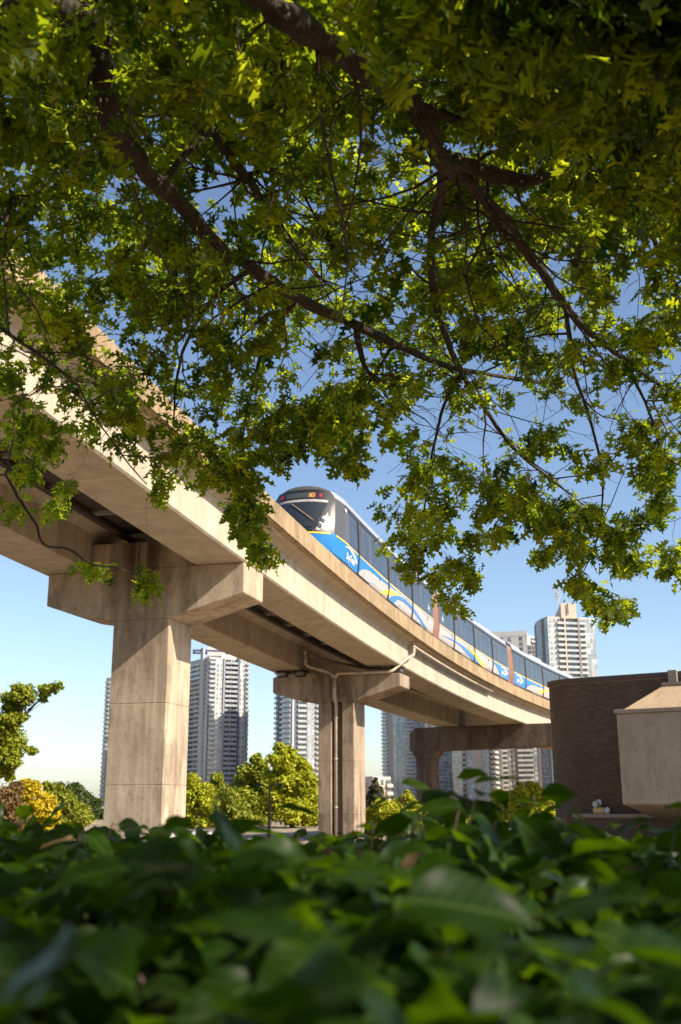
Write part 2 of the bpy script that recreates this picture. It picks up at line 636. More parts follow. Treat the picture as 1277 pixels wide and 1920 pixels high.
for lt in (-5.45, -4.1, -.55, .55):                 # bearings between cap and beams
    mb = MB()
    mb.box((-.22, -.28, 0), (.22, .28, .09))
    mb.box((-.17, -.22, .09), (.17, .22, .27), 1)
    mb.box((-.24, -.3, .27), (.24, .3, .36))
    lat, alo = frame_at(26.8)
    c = fn2((max(lt, -5.0), zs2 - .358), .6)
    mb.v = [tuple(c + lat * p[0] + alo * p[1] + Vector((0, 0, p[2]))) for p in mb.v]
    mb.build('bearing', [M['pier_d'] if 'pier_d' in M else M['rubber'], M['steel']], r2, O2)


def portal():
    s = 54.25
    lat, alo = frame_at(s)
    P0 = gp(s, 0, 0)
    P0.z = 0
    zt = gp(s, 0, -1.3).z - .01
    fn = lambda p, a: P0 + lat * p[0] + alo * a + Vector((0, 0, p[1]))
    root = empty('portal_frame', fn((-6.65, 0), .8), 'dark portal frame with chamfered octagonal end, beside the brick building', 'portal frame')
    O = root.location.copy()
    zb = 3.6 + 2.2
    poly = [(-7.66, zb + 1.0), (-7.26, zt - .05), (-5.0, zt), (6.8, zt), (6.8, zb - .5), (6.2, zb - .5), (5.6, zb + .0), (-5.68, zb - .18), (-6.1, zb - .72), (-7.22, zb - .70), (-7.66, zb - .05)]
    mb = MB()
    mb.prism(poly, fn, 0, 1.75)
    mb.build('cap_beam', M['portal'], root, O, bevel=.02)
    for a, b in ((-7.2, -6.12), (6.22, 6.78)):
        mb = MB()
        mb.prism([(a, -.3), (b, -.3), (b, zb - (.723 if a < 0 else .503)), (a, zb - (.723 if a < 0 else .503))], fn, .006, 1.744)
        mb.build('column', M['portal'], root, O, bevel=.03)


portal()


# ------------------------------------------------------------------ drain pipes
def smooth_path(pts, r=.18, n=4):
    pts = [Vector(p) for p in pts]
    out = [pts[0]]
    for i in range(1, len(pts) - 1):
        a, b, c = pts[i - 1], pts[i], pts[i + 1]
        ra = min(r, (a - b).length * .45, (c - b).length * .45)
        p, q = b + (a - b).normalized() * ra, b + (c - b).normalized() * ra
        for k in range(n + 1):
            t = k / n
            out.append(p * (1 - t) ** 2 + b * 2 * t * (1 - t) + q * t * t)
    out.append(pts[-1])
    return out


def pipes():
    root = empty('drain_pipe', fn2((-2.2, 0), .1), 'pale drain pipe running down the groove of the middle pier, branching to both decks', 'drain pipe')
    O = root.location.copy()

    def run(name, pts, rad, mat='pipe', r=.18, collars=()):
        mb = MB()
        sp = smooth_path(pts, r)
        mb.tube(sp, rad, 10)
        for c in collars:
            a, b = Vector(pts[c[0]]), Vector(pts[c[0] + 1])
            q, dv = a.lerp(b, c[1]), (b - a).normalized() * .05
            mb.tube([q - dv, q + dv], rad * 1.22, 10)
        return mb.build(name, M[mat], root, O, smooth=True)

    zc = zs2 - .36
    top = fn2((-2.25, zc + .02), -.13)
    run('downpipe', [fn2((-2.25, zc - 1.0), .17) if 0 else fn2((-2.25, 0), .12), fn2((-2.25, zc - 1.25), .12), fn2((-2.25, zc - 1.05), -.13), fn2((-2.25, zc - .15), -.13)], .085,
        collars=((0, .3), (0, .62), (0, .9), (2, .5)))
    # left branch rises to the far deck
    l0 = fn2((-2.25, zc - .12), -.13)
    l1 = fn2((-3.55, zc + .45), -.35)
    l2 = fn2((-3.55, zc + 1.32), -.45)
    run('branch', [l0, fn2((-2.45, zc + .12), -.13), l1, l2], .075, collars=((2, .3), (2, .7)))
    # right branch crosses the cap and climbs to the near deck
    a = fn2((-2.10, zc + .06), -.14)
    b = fn2((.42, zc + .04), -.14)
    c = gp(27.4, .98, -.95)
    d = gp(28.4, 1.05, -.62)
    e = gp(28.4, 1.05, -.02)
    run('branch', [l0 + Vector((0, 0, -.05)), a, b, c, d, e], .072, collars=((3, .2), (4, .25), (4, .6), (4, .95), (1, .5)))
    mb = MB()
    mb.tube([e + Vector((0, 0, -.02)), e + Vector((0, 0, .06))], .11, 10)
    mb.build('deck_outlet', M['rubber'], root, O)
    # far second pipe
    run('branch', [fn2((-3.4, zc + .95), -.2), fn2((-3.2, zc + .85), .6), fn2((-1.3, zc + .45), 1.2)], .06, 'pipe_dark')

    p = empty('conduit', gp(37, 1.12, -.3), 'long white conduit hung under the near deck edge past the drain pipe', 'conduit')
    O2_ = p.location.copy()
    mb = MB()
    mb.tube([gp(s, 1.10, -.26 - .0 * s) for s in np.linspace(28.5, 41.5, 24)], .062, 8)
    mb.build('pipe', M['pipe'], p, O2_, smooth=True)
    mb = MB()
    mb.tube([gp(s, 1.10, -.26) for s in np.linspace(41.5, 45.2, 8)], .062, 8)
    mb.build('pipe', M['pipe_dark'], p, O2_, smooth=True)
    for s in np.arange(30, 45, 2.1):
        mb = MB()
        mb.tube([gp(s, 1.10, -.32), gp(s, 1.10, -.0)], .014, 5)
        mb.build('hanger', M['pipe_dark'], p, O2_)
    for q, (o, z) in enumerate(((-.95, -1.0), (-1.15, -1.0), (-1.35, -.95))):
        mb = MB()
        mb.tube([gp(s, o, z) for s in np.linspace(28.9, 33.6, 8)], .05, 8)
        c = mb.build('pipe', M['pipe_dark'], p, O2_, smooth=True)


pipes()


# ------------------------------------------------------------------ train
M['t_grey'] = plain('train_light_grey', (.40, .365, .345), .35, var=.05)
M['t_dark'] = plain('train_dark_grey', (.115, .105, .105), .30, .3, var=.08)
M['t_silver'] = plain('train_silver', (.088, .079, .073), .34, .2, var=.06)
M['t_roof'] = plain('train_roof', (.40, .41, .44), .45, .35, var=.12, vscale=2)
M['t_blue'] = plain('train_blue', (.004, .16, .44), .28, var=.04)
M['t_blue2'] = plain('train_mid_blue', (.03, .17, .50), .3, var=.04)
M['t_yellow'] = plain('train_yellow', (.85, .55, .04), .35, var=.04)
M['t_white'] = plain('train_white', (.82, .82, .82), .4, var=.0)
M['t_pale'] = plain('lamp_panel', (.36, .345, .33), .4, var=0)
M['t_glass'] = plain('train_glass', (.028, .034, .045), .06, 0, ior=2.1, var=.25, vscale=1.1)
M['t_glassf'] = plain('train_windscreen', (.02, .022, .024), .05, 0, ior=1.75, var=.0)
M['t_black'] = plain('train_black', (.016, .015, .015), .3, var=0)
M['t_post'] = plain('train_door_post', (.085, .05, .035), .4, .4, var=.1)
M['t_bellow'] = None
M['led'] = plain('sign_orange_led', (1.0, .22, .02), .5, var=0, emit=.55)
M['redl'] = plain('red_lamp', (.30, .01, .03), .3, var=0, emit=.25)
M['cab'] = plain('cab_interior', (.33, .31, .29), .6, var=.2)
M['lamp'] = plain('lamp_lens', (.25, .25, .24), .12, .6, var=0)


def bellows_mat():
    m, nt, b = nodes_of('gangway_rubber')
    n = noise(nt, 3, 3, .6, pos(nt), (1, 1, .3))
    nt.links.new(ramp(nt, n, [(.3, (.16, .075, .05)), (.7, (.24, .12, .08))]), b.inputs['Base Color'])
    b.inputs['Roughness'].default_value = .6
    return m


M['t_bellow'] = bellows_mat()
TB = .82                        # train floor edge above deck soffit line
HALF = [(.0, -.06), (.95, -.05), (1.18, -.02), (1.262, .06), (1.30, .30), (1.322, .50), (1.325, .74), (1.318, 1.4),
        (1.288, 1.95), (1.25, 2.25), (1.17, 2.50), (1.0, 2.64), (.7, 2.74), (.35, 2.79), (0, 2.805)]
OUT = HALF + [(-a, b) for a, b in reversed(HALF[1:-1])]


def side_off(h):
    hs = [p[1] for p in HALF[3:11]]
    os_ = [p[0] for p in HALF[3:11]]
    return float(np.interp(h, hs, os_))


def tf(x, h):
    """how far the nose face sits behind the nose tip, at offset x and height h"""
    v = .10 + (.95 * max(0, (h - .85) / 1.95) ** 1.25 if h > .85 else .10 * ((.85 - h) / .85) ** 2)
    return v + .62 * (abs(x) / 1.33) ** 2.6


def car(root, s0, L, front, style):
    O = root.location.copy()
    T = lambda t, o, h: gp(s0 + t, o, TB + h)
    mb = MB()
    n = len(OUT)
    ts = list(np.linspace(2.4 if front else 0, L, 20))
    V, Fs, mi = [], [], []

    def ring(fn):
        V.extend(fn(o, h) for o, h in OUT)

    rings = 0
    if front:
        for k in (.0, .25, .5, .75, 1.0):
            ring(lambda o, h: T(tf(o, h) + (2.4 - tf(o, h)) * k, o * (.955 + .045 * min(1, k * 1.6)) * (1 - .05 * (1 - k) * max(0, h - 1.2)), h - .10 * (1 - k) ** 2 * (h > 2.4)))
            rings += 1
        ts = ts[1:]
    for t in ts:
        ring(lambda o, h: T(t, o, h))
        rings += 1

    def zone(h, k):
        if h < .74:
            return 0
        if h < 2.25:
            return 3 if (front and k < 3) else 1
        return 2
    for i in range(rings - 1):
        for j in range(n):
            a, b = i * n + j, i * n + (j + 1) % n
            hm = (OUT[j][1] + OUT[(j + 1) % n][1]) / 2
            Fs.append((a, b, b + n, a + n))
            z = zone(hm, i)
            if front and i < 4 and z == 0:
                z = 4
            mi.append(z)
    if front:                   # nose cap in concentric rings
        base = len(V)
        ks = (.85, .68, .5, .3, .12)
        f = lambda o, h, k: T(tf(o * k, 1.15 + (h - 1.15) * k), o * k * .955 * (1 - .05 * max(0, 1.15 + (h - 1.15) * k - 1.2)), 1.15 + (h - 1.15) * k - (.10 if h > 2.4 and k > .9 else 0))
        for k in ks:
            V.extend(f(o, h, k) for o, h in OUT)
        prev = 0
        for q in range(len(ks)):
            cur = base + q * n
            for j in range(n):
                hm = 1.15 + ((OUT[j][1] + OUT[(j + 1) % n][1]) / 2 - 1.15) * (ks[q] + .1)
                Fs.append((prev + (j + 1) % n, prev + j, cur + j, cur + (j + 1) % n))
                mi.append(4 if hm < .66 else 3)
            prev = cur
        Fs.append(tuple(reversed(range(prev, prev + n))))
        mi.append(3)
    else:
        Fs.append(tuple(reversed(range(n))))
        mi.append(5)
    Fs.append(tuple(range((rings - 1) * n, rings * n)))
    mi.append(5)
    mb.v, mb.f, mb.m = V, Fs, mi
    body = mb.build('car', [M['t_grey'], M['t_dark'], M['t_roof'], M['t_silver'], M['t_blue'], M['t_black']], root, O, smooth=False)
    me = body.data
    me.polygons.foreach_set('use_smooth', [True] * len(me.polygons))
    try:
        me.set_sharp_from_angle(angle=R(32))
    except Exception:
        pass

    def strip(name, cols, mat, proud, sd=1, sub=5, thick=0):
        """side panel following the car side: cols = [(t, h_low, h_high)]"""
        m2 = MB()
        V, Fs = [], []
        for t, a, b in cols:
            for k in range(sub + 1):
                h = a + (b - a) * k / sub
                V.append(T(t, sd * (side_off(h) + proud), h))
        r = sub + 1
        for i in range(len(cols) - 1):
            for k in range(sub):
                Fs.append((i * r + k, (i + 1) * r + k, (i + 1) * r + k + 1, i * r + k + 1))
        m2.add(V, Fs)
        if thick:
            V2 = [T(t, sd * (side_off(h) + proud - thick), h) for t, a, b in cols for h in [a + (b - a) * k / sub for k in range(sub + 1)]]
            o = len(m2.v)
            m2.v += [tuple(p) for p in V2]
            nr = len(cols)
            for i in range(nr - 1):
                for e in (0, sub):
                    q = (i * r + e, (i + 1) * r + e, o + (i + 1) * r + e, o + i * r + e)
                    m2.f.append(q); m2.m.append(0)
            for i in (0, nr - 1):
                for k in range(sub):
                    m2.f.append((i * r + k, i * r + k + 1, o + i * r + k + 1, o + i * r + k)); m2.m.append(0)
        return m2.build(name, mat if isinstance(mat, list) else [mat], body, O, fix=False)

    def rect(name, t0, t1, a, b, mat, proud, sd=1, sub=5, thick=0):
        return strip(name, [(t, a, b) for t in np.linspace(t0, t1, max(2, int((t1 - t0) / .5) + 2))], mat, proud, sd, sub, thick)

    doors = (style['doors'])
    for sd in (1, -1):
        st = 1.35 if front else .05
        # stripes under the windows
        if front:
            nose = [(t, .70 - .3 * max(0, (2.3 - t) / 1.6) ** 1.5, .755 - .3 * max(0, (2.3 - t) / 1.6) ** 1.5) for t in np.linspace(.75, 2.3, 6)]
        else:
            nose = []
        if front:
            rect('yellow_stripe', 2.4, L, .72, .768, M['t_yellow'], .006, sd, 1)
        else:
            rect('yellow_stripe', st, L - .03, .72, .768, M['t_yellow'], .006, sd, 1)
        rect('blue_stripe', style['stripe0'], L - .03, .675, .718, M['t_blue2'], .006, sd, 1)
        rect('skirt_seam', (2.4 if front else st), L - .05, .135, .15, M['t_dark'], .004, sd, 1)
        rect('cantrail', (2.2 if front else st), L - .03, 2.03, 2.245, M['t_black'], .012, sd, 1)
        # windows between the doors
        edges = [2.55 if front else .25] + [e for d in doors for e in (d - .12, d + 1.95)] + [L - .2]
        for a, b in zip(edges[::2], edges[1::2]):
            if b - a < .35:
                continue
            parts = 1 if b - a < 2.2 else 2
            for q in range(parts):
                ta, tb = a + (b - a) * q / parts + .06, a + (b - a) * (q + 1) / parts - .06
                w = rect('window', ta, tb, .85, 1.95, M['t_glass'], .008, sd, 5, .007)
                if sd == 1:
                    rect('window_bar', ta + .05, tb - .05, 1.70, 1.72, M['t_black'], .010, sd, 1)
        for d in doors:
            for q in (0, 1):
                ta = d + .06 + q * .86
                dr = rect('door', ta, ta + .83, .05, 2.0, M['t_grey' if 0 else 't_dark'], .006, sd, 8, .005)
                rect('door_panel', ta, ta + .83, .05, .715, M['t_grey'], .010, sd, 5, .004)
                rect('door_window', ta + .12, ta + .71, .84, 1.90, M['t_glass'], .014, sd, 5, .006)
            rect('door_post', d - .07, d + .05, .03, 2.06, M['t_post'], .045, sd, 8, .04)
            rect('door_sill', d, d + 1.78, -.0, .045, M['t_black'], .03, sd, 1, .03)
        # livery
        for k, (cols, mt) in enumerate(style['livery']):
            ct = [c[0] for c in cols]
            tt = np.linspace(ct[0], ct[-1], max(4, int((ct[-1] - ct[0]) / .22)))
            lo = np.interp(tt, ct, [c[1] * .80 for c in cols])
            hi = np.interp(tt, ct, [c[2] * .80 for c in cols])
            strip('swoosh', list(zip(tt, lo, hi)), M[mt], .0155 + .0015 * k, sd, 5)
        # small hooks under the stripe
        for t in style['hooks']:
            rect('grab_hook', t, t + .035, .46, .64, M['t_black'], .022, sd, 1, .02)
        for t in style['birds']:
            m2 = MB()
            for poly in ([(0, 0), (.34, .10), (.18, .16)], [(.10, .07), (.20, .34), (.24, .10)], [(.20, .03), (.30, -.12), (.27, .07)]):
                V = [T(t + x, sd * (side_off(1.02 + y) + .02), 1.02 + y) for x, y in poly]
                m2.add(V, [(0, 1, 2)])
            m2.build('bird_decal', M['t_white'], body, O, fix=False)
        for t in style['logos']:
            logo(body, O, T, t, sd)
    # roof pods
    for a, b in style['pods']:
        m2 = MB()
        sec = [(-.75, 2.74), (.75, 2.74), (.72, 2.93), (.6, 2.99), (-.6, 2.99), (-.72, 2.93)]
        m2.prism(sec, lambda p, t: T(t, p[0], p[1] - .02), a, b)
        m2.build('roof_unit', M['t_roof'], body, O, bevel=.03)
        rect('roof_label', a + .1, b - .2, 2.45, 2.49, M['t_white'], -.02, 1, 1)
    if front:
        nose_parts(body, O, T, strip)
    return body


def text_mesh(txt, size, shear=0.0):
    c = bpy.data.curves.new('lettering', 'FONT')
    c.body = txt
    c.size = size
    c.shear = shear
    c.offset = .004
    c.resolution_u = 3
    o = bpy.data.objects.new('lettering', c)
    COL.objects.link(o)
    bpy.context.view_layer.update()
    me = bpy.data.meshes.new_from_object(o.evaluated_get(bpy.context.evaluated_depsgraph_get()))
    bpy.data.objects.remove(o)
    bpy.data.curves.remove(c)
    V = [tuple(v.co[:2]) for v in me.vertices]
    Fs = [tuple(p.vertices) for p in me.polygons]
    bpy.data.meshes.remove(me)
    return V, Fs


SKY_TXT = text_mesh('SkyTrain', .34, .25)
KI_TXT = text_mesh('Ki', .25)


def logo(body, O, T, t, sd):
    V, Fs = SKY_TXT
    w = max(v[0] for v in V)
    m2 = MB()
    f = lambda x, y: T(t + (x if sd == 1 else w - x), sd * (side_off(.22 + y) + .021), .20 + y)
    m2.add([f(x, y) for x, y in V], Fs)
    m2.build('lettering', M['t_white'], body, O, fix=False)
    m2 = MB()
    V, Fs = [], []
    for k in range(13):
        u = k / 12
        x = -.2 + 1.7 * u
        y = .30 + .19 * math.sin(math.pi * min(1, u * .78 + .12)) - .22 * u * u
        th = .012 + .085 * u ** 1.5 * (1 if u < .85 else (1.02 - u) / .17)
        V += [f(x, y - th), f(x, y + th)]
    for k in range(12):
        Fs.append((2 * k, 2 * k + 2, 2 * k + 3, 2 * k + 1))
    m2.add(V, Fs)
    m2.build('logo_arc', M['t_white'], body, O, fix=False)


def nose_parts(body, O, T, strip):
    def patch(name, fw, h0, h1, mat, proud, nx=10, ny=8, x0=-1, x1=1):
        """curved panel lying on the nose: half width fw(h)"""
        m2 = MB()
        V, Fs = [], []
        for i in range(ny + 1):
            h = h0 + (h1 - h0) * i / ny
            for j in range(nx + 1):
                o = fw(h) * (x0 + (x1 - x0) * j / nx)
                V.append(T(tf(o, h) - proud, o * .955 * (1 - .05 * max(0, h - 1.2)), h))
        r = nx + 1
        for i in range(ny):
            for j in range(nx):
                Fs.append((i * r + j, i * r + j + 1, (i + 1) * r + j + 1, (i + 1) * r + j))
        m2.add(V, Fs)
        return m2.build(name, mat, body, O, fix=False, smooth=True)

    wf = lambda h: float(np.interp(h, [.80, 1.0, 1.75, 2.15, 2.5], [.62, .80, 1.10, 1.20, 1.0]))
    patch('blue_apron', lambda h: 1.25, .10, .69, M['t_blue'], .02)
    patch('windscreen', lambda h: wf(h) * 1.08, .77, 2.50, M['t_black'], .030)
    patch('windscreen_glass', lambda h: wf(h) * .93, .90, 2.06, M['t_glassf'], .038)
    patch('sunshade', lambda h: wf(h) * .92, 1.95, 2.05, M['cab'], .044)
    patch('side_curtain', lambda h: wf(h) * .92, 1.10, 1.95, M['cab'], .044, x0=-.99, x1=-.86)
    patch('sign_display', lambda h: .62, 2.12, 2.36, plain('sign_panel', (.045, .055, .055), .3, var=0), .044)
    for sgn, w in ((-1, .10), (1, .05)):
        patch('marker_lamp', lambda h: 1, 2.17, 2.31, M['redl'], .046, 2, 2, .80 * sgn - w, .80 * sgn + w)
    # orange letters
    V, Fs = KI_TXT
    m2 = MB()
    m2.add([T(tf(.36 + x, 2.15 + y) - .052, (.36 + x) * .94, 2.15 + y) for x, y in V], Fs)
    m2.build('sign_lettering', M['led'], body, O, fix=False)
    m2 = MB()
    P = [(-.25, 1.86), (.05, 1.63), (.42, 1.34), (.66, 1.14)]
    m2.tube([T(tf(o, h) - .07, o * .95, h) for o, h in P], .022, 6)  # tan bar stands in for a handrail reflected in the windscreen
    m2.build('handrail_reflection', plain('reflection_tan', (.36, .25, .17), .4, .3, var=0), body, O)
    for sgn in (-1, 1):
        panel = patch('headlight_panel', lambda h: float(np.interp(h, [.80, 1.37], [.90, 1.16])), .78, 1.37, M['t_pale'], .040, 3, 5, *((.84, .98) if sgn > 0 else (-.98, -.84)))
        # the silver cheek line
        for q, h in enumerate((.96, 1.16)):
            o = sgn * (.885 + .085 * q)
            c = T(tf(o, h) - .05, o * .955, h)
            t_, a_ = frame_at(14)
            dv = (-a_ + t_ * sgn * .35).normalized()
            m3 = MB()
            m3.tube([c - dv * .02, c + dv * .03], .082, 12)
            m3.tube([c + dv * .025, c + dv * .042], .055, 12, 1)
            m3.build('headlight', [M['t_black'], M['lamp']], body, O)
        patch('cheek_strip', lambda h: 1, 1.42, 2.15, M['t_black'], .032, 3, 5, *((1.13, 1.2) if sgn > 0 else (-1.2, -1.13)))
    # yellow line curving round the nose
    m2 = MB()
    V, Fs = [], []
    k = 26
    for i in range(k + 1):
        a = -1 + 2 * i / k
        for dh in (0, .055):
            h = .66 + .06 * abs(a) ** 2 + dh
            if abs(a) < .72:
                o = a / .72 * 1.23
                V.append(T(tf(o, h) - .028, o * .955, h))
            else:
                u = (abs(a) - .72) / .28
                t = tf(1.325, h) + u * (2.42 - tf(1.325, h))
                sg = 1 if a > 0 else -1
                V.append(T(t, sg * (side_off(h) * (.955 + .045 * min(1, u * 1.6)) + .016), h))
    for i in range(k):
        Fs.append((2 * i, 2 * i + 2, 2 * i + 3, 2 * i + 1))
    m2.add(V, Fs)
    m2.build('yellow_stripe', M['t_yellow'], body, O, fix=False)
    strip('number_plate', [(2.05, 1.95, 2.08), (2.30, 1.95, 2.08)], M['t_white'], .016, 1, 1)


S_NOSE = 14.45
train = empty('train', gp(30, 0, TB), 'grey and blue light rail train on the guideway, its nose showing an orange sign', 'train')
L1 = 31.35 - S_NOSE
d1 = [18.3 - S_NOSE, 23.0 - S_NOSE, 27.25 - S_NOSE]
q = S_NOSE
blue_front = [(2.42, .02, .90), (18.2 - q, .02, .90), (18.35 - q, .08, .90), (18.7 - q, .34, .90), (19.2 - q, .52, .90), (19.9 - q, .64, .90), (20.7 - q, .69, .90), (21.5 - q, .70, .88), (23 - q, .76, .87), (25 - q, .84, .86)]
arc1 = [(23.1 - q, .02, .05), (23.5 - q, .05, .33), (24.1 - q, .10, .52), (24.5 - q, .40, .62), (25.0 - q, .52, .70), (25.7 - q, .56, .75), (26.6 - q, .54, .73), (27.4 - q, .44, .64), (28.2 - q, .31, .50), (29.1 - q, .15, .33), (30.2 - q, .02, .10)]
yel1 = [(21.9 - q, .06, .10), (22.3 - q, .12, .34), (22.8 - q, .20, .50), (23.4 - q, .36, .62), (24.0 - q, .52, .70), (24.7 - q, .66, .74), (25.1 - q, .73, .74)]
car(train, S_NOSE, L1, True, dict(doors=d1, stripe0=5.2, hooks=(2.5, 21.5 - q, 26.0 - q, 30.1 - q), birds=(30.2 - q,), logos=(2.1,), pods=((3.2, 6.0), (8.4, 11.6), (13.6, 16.2)),
    livery=[(blue_front, 't_blue'), (yel1, 't_yellow'), (arc1, 't_blue2')]))
s2 = 32.6
L2 = 48.55 - s2
arc2 = [(33.0 - s2, .30, .31), (34.2 - s2, .40, .45), (35.6 - s2, .46, .56), (37 - s2, .44, .60), (38.2 - s2, .32, .58), (39.2 - s2, .18, .50), (40.1 - s2, .05, .40), (41.3 - s2, .02, .17), (41.9 - s2, .02, .04)]
yel2 = [(38.6 - s2, .74, .76), (39.4 - s2, .60, .76), (40.3 - s2, .42, .70), (41.2 - s2, .20, .52), (42.2 - s2, .03, .30), (43.0 - s2, .02, .06)]
blue2 = [(44.4 - s2, .80, .86), (45.2 - s2, .66, .87), (45.9 - s2, .42, .88), (46.4 - s2, .10, .88), (46.5 - s2, .02, .88), (L2 - .03, .02, .88)]
car(train, s2, L2, False, dict(doors=[35.8 - s2, 40.35 - s2, 44.7 - s2], stripe0=.05, hooks=(2.6, 39.0 - s2, 43.6 - s2), birds=(.45,), logos=(46.75 - s2,), pods=((1.2, 4.0), (6.6, 9.4), (11.6, 14.2)),
    livery=[(arc2, 't_blue2'), (yel2, 't_yellow'), (blue2, 't_blue2')]))
s3 = 49.85
q = s3
blue3 = [(.03, .02, .88), (52.9 - q, .02, .88), (53.1 - q, .12, .88), (53.6 - q, .38, .88), (54.3 - q, .56, .88), (55.2 - q, .66, .88), (56.4 - q, .70, .87), (58 - q, .80, .86)]
yel3 = [(55.9 - q, .06, .10), (56.5 - q, .16, .42), (57.2 - q, .34, .60), (58.2 - q, .56, .72), (59 - q, .70, .74)]
car(train, s3, 15.9, False, dict(doors=[52.9 - q, 57.35 - q, 61.8 - q], stripe0=.05, hooks=(56.0 - q,), birds=(), logos=(.75,), pods=((1.2, 4.0), (6.6, 9.4)),
    livery=[(blue3, 't_blue2'), (yel3, 't_yellow')]))
for a, b in ((31.35, 32.6), (48.55, 49.85)):
    mb = MB()
    sc = .95
    V, Fs = [], []
    n = len(OUT)
    tt = np.linspace(a + .0, b - .0, 17)
    for i, s in enumerate(tt):
        k = .985 if i % 2 == 0 else .955
        V += [gp(s, o * k, TB - .12 + (h * 1.0) * (k + .01)) for o, h in OUT]
    for i in range(16):
        for j in range(n):
            x, y = i * n + j, i * n + (j + 1) % n
            Fs.append((x, y, y + n, x + n))
    mb.add(V, Fs)
    mb.build('gangway_bellows', M['t_bellow'], train, train.location)


# ------------------------------------------------------------------ brick building on the right
def brick_mat():
    m, nt, b = nodes_of('dark_brown_brick')
    a = nt.nodes.new('ShaderNodeAttribute')
    a.attribute_name = 'tone'
    c = ramp(nt, a.outputs['Fac'], [(0, (.054, .032, .020)), (.5, (.086, .052, .031)), (1, (.135, .083, .052))])
    n = noise(nt, 1, 4, .6, pos(nt), (.5, .5, .25))
    c = mix(nt, c, ramp(nt, n, [(.35, .72), (.65, 1.0)]), 1.0, 'MULTIPLY')
    nt.links.new(c, b.inputs['Base Color'])
    b.inputs['Roughness'].default_value = .75
    return m


M['brick'] = brick_mat()
M['mortar'] = plain('mortar', (.17, .13, .105), .9)


def path_points(pts, step):
    """resample a 2-D path; returns points, tangents and arc length"""
    P = np.array(pts, float)
    seg = np.hypot(*np.diff(P, axis=0).T)
    cum = np.concatenate([[0], np.cumsum(seg)])
    return P, cum


def path_at(P, cum, u):
    i = int(min(max(np.searchsorted(cum, u) - 1, 0), len(P) - 2))
    d = (P[i + 1] - P[i]) / max(1e-9, cum[i + 1] - cum[i])
    return P[i] + d * (u - cum[i]), d


def bricks(name, P, cum, z0, z1, root, u0=0, u1=None):
    """running-bond brick faces, each a raised block, on a plan path (outward = right of travel)"""
    L_, H_, g = .215, .0655, .0105
    u1 = cum[-1] if u1 is None else u1
    V, T, tone = [], [], []
    row = 0
    z = z0 + .005
    while z + H_ <= z1:
        u = u0 + (0 if row % 2 else L_ / 2 + .005)
        while u + L_ <= u1:
            (a, d), (b, d2) = path_at(P, cum, u), path_at(P, cum, u + L_)
            nn = np.array([d[1], -d[0]])
            dp = .009 + .004 * random.random()
            o = len(V)
            for zz in (z, z + H_):
                for q in (a, b):
                    V.append((q[0], q[1], zz))
            e = .006
            dd = (b - a) / max(1e-9, np.hypot(*(b - a))) * e
            for zz in (z + e, z + H_ - e):
                for q in (a + dd, b - dd):
                    V.append((q[0] + nn[0] * dp, q[1] + nn[1] * dp, zz))
            T += [(o + 4, o + 5, o + 7), (o + 4, o + 7, o + 6), (o, o + 1, o + 5), (o, o + 5, o + 4), (o + 1, o + 3, o + 7), (o + 1, o + 7, o + 5),
                  (o + 3, o + 2, o + 6), (o + 3, o + 6, o + 7), (o + 2, o, o + 4), (o + 2, o + 4, o + 6)]
            tone += [min(1, max(0, random.gauss(.5, .22)))] * 10
            u += L_ + g
        z += H_ + g
        row += 1
    V = np.array(V) - np.array(root.location)
    me = np_mesh(name, V, np.array(T), [M['brick']], tone=np.array(tone))
    return tag(link(name, me, root), kind='stuff')


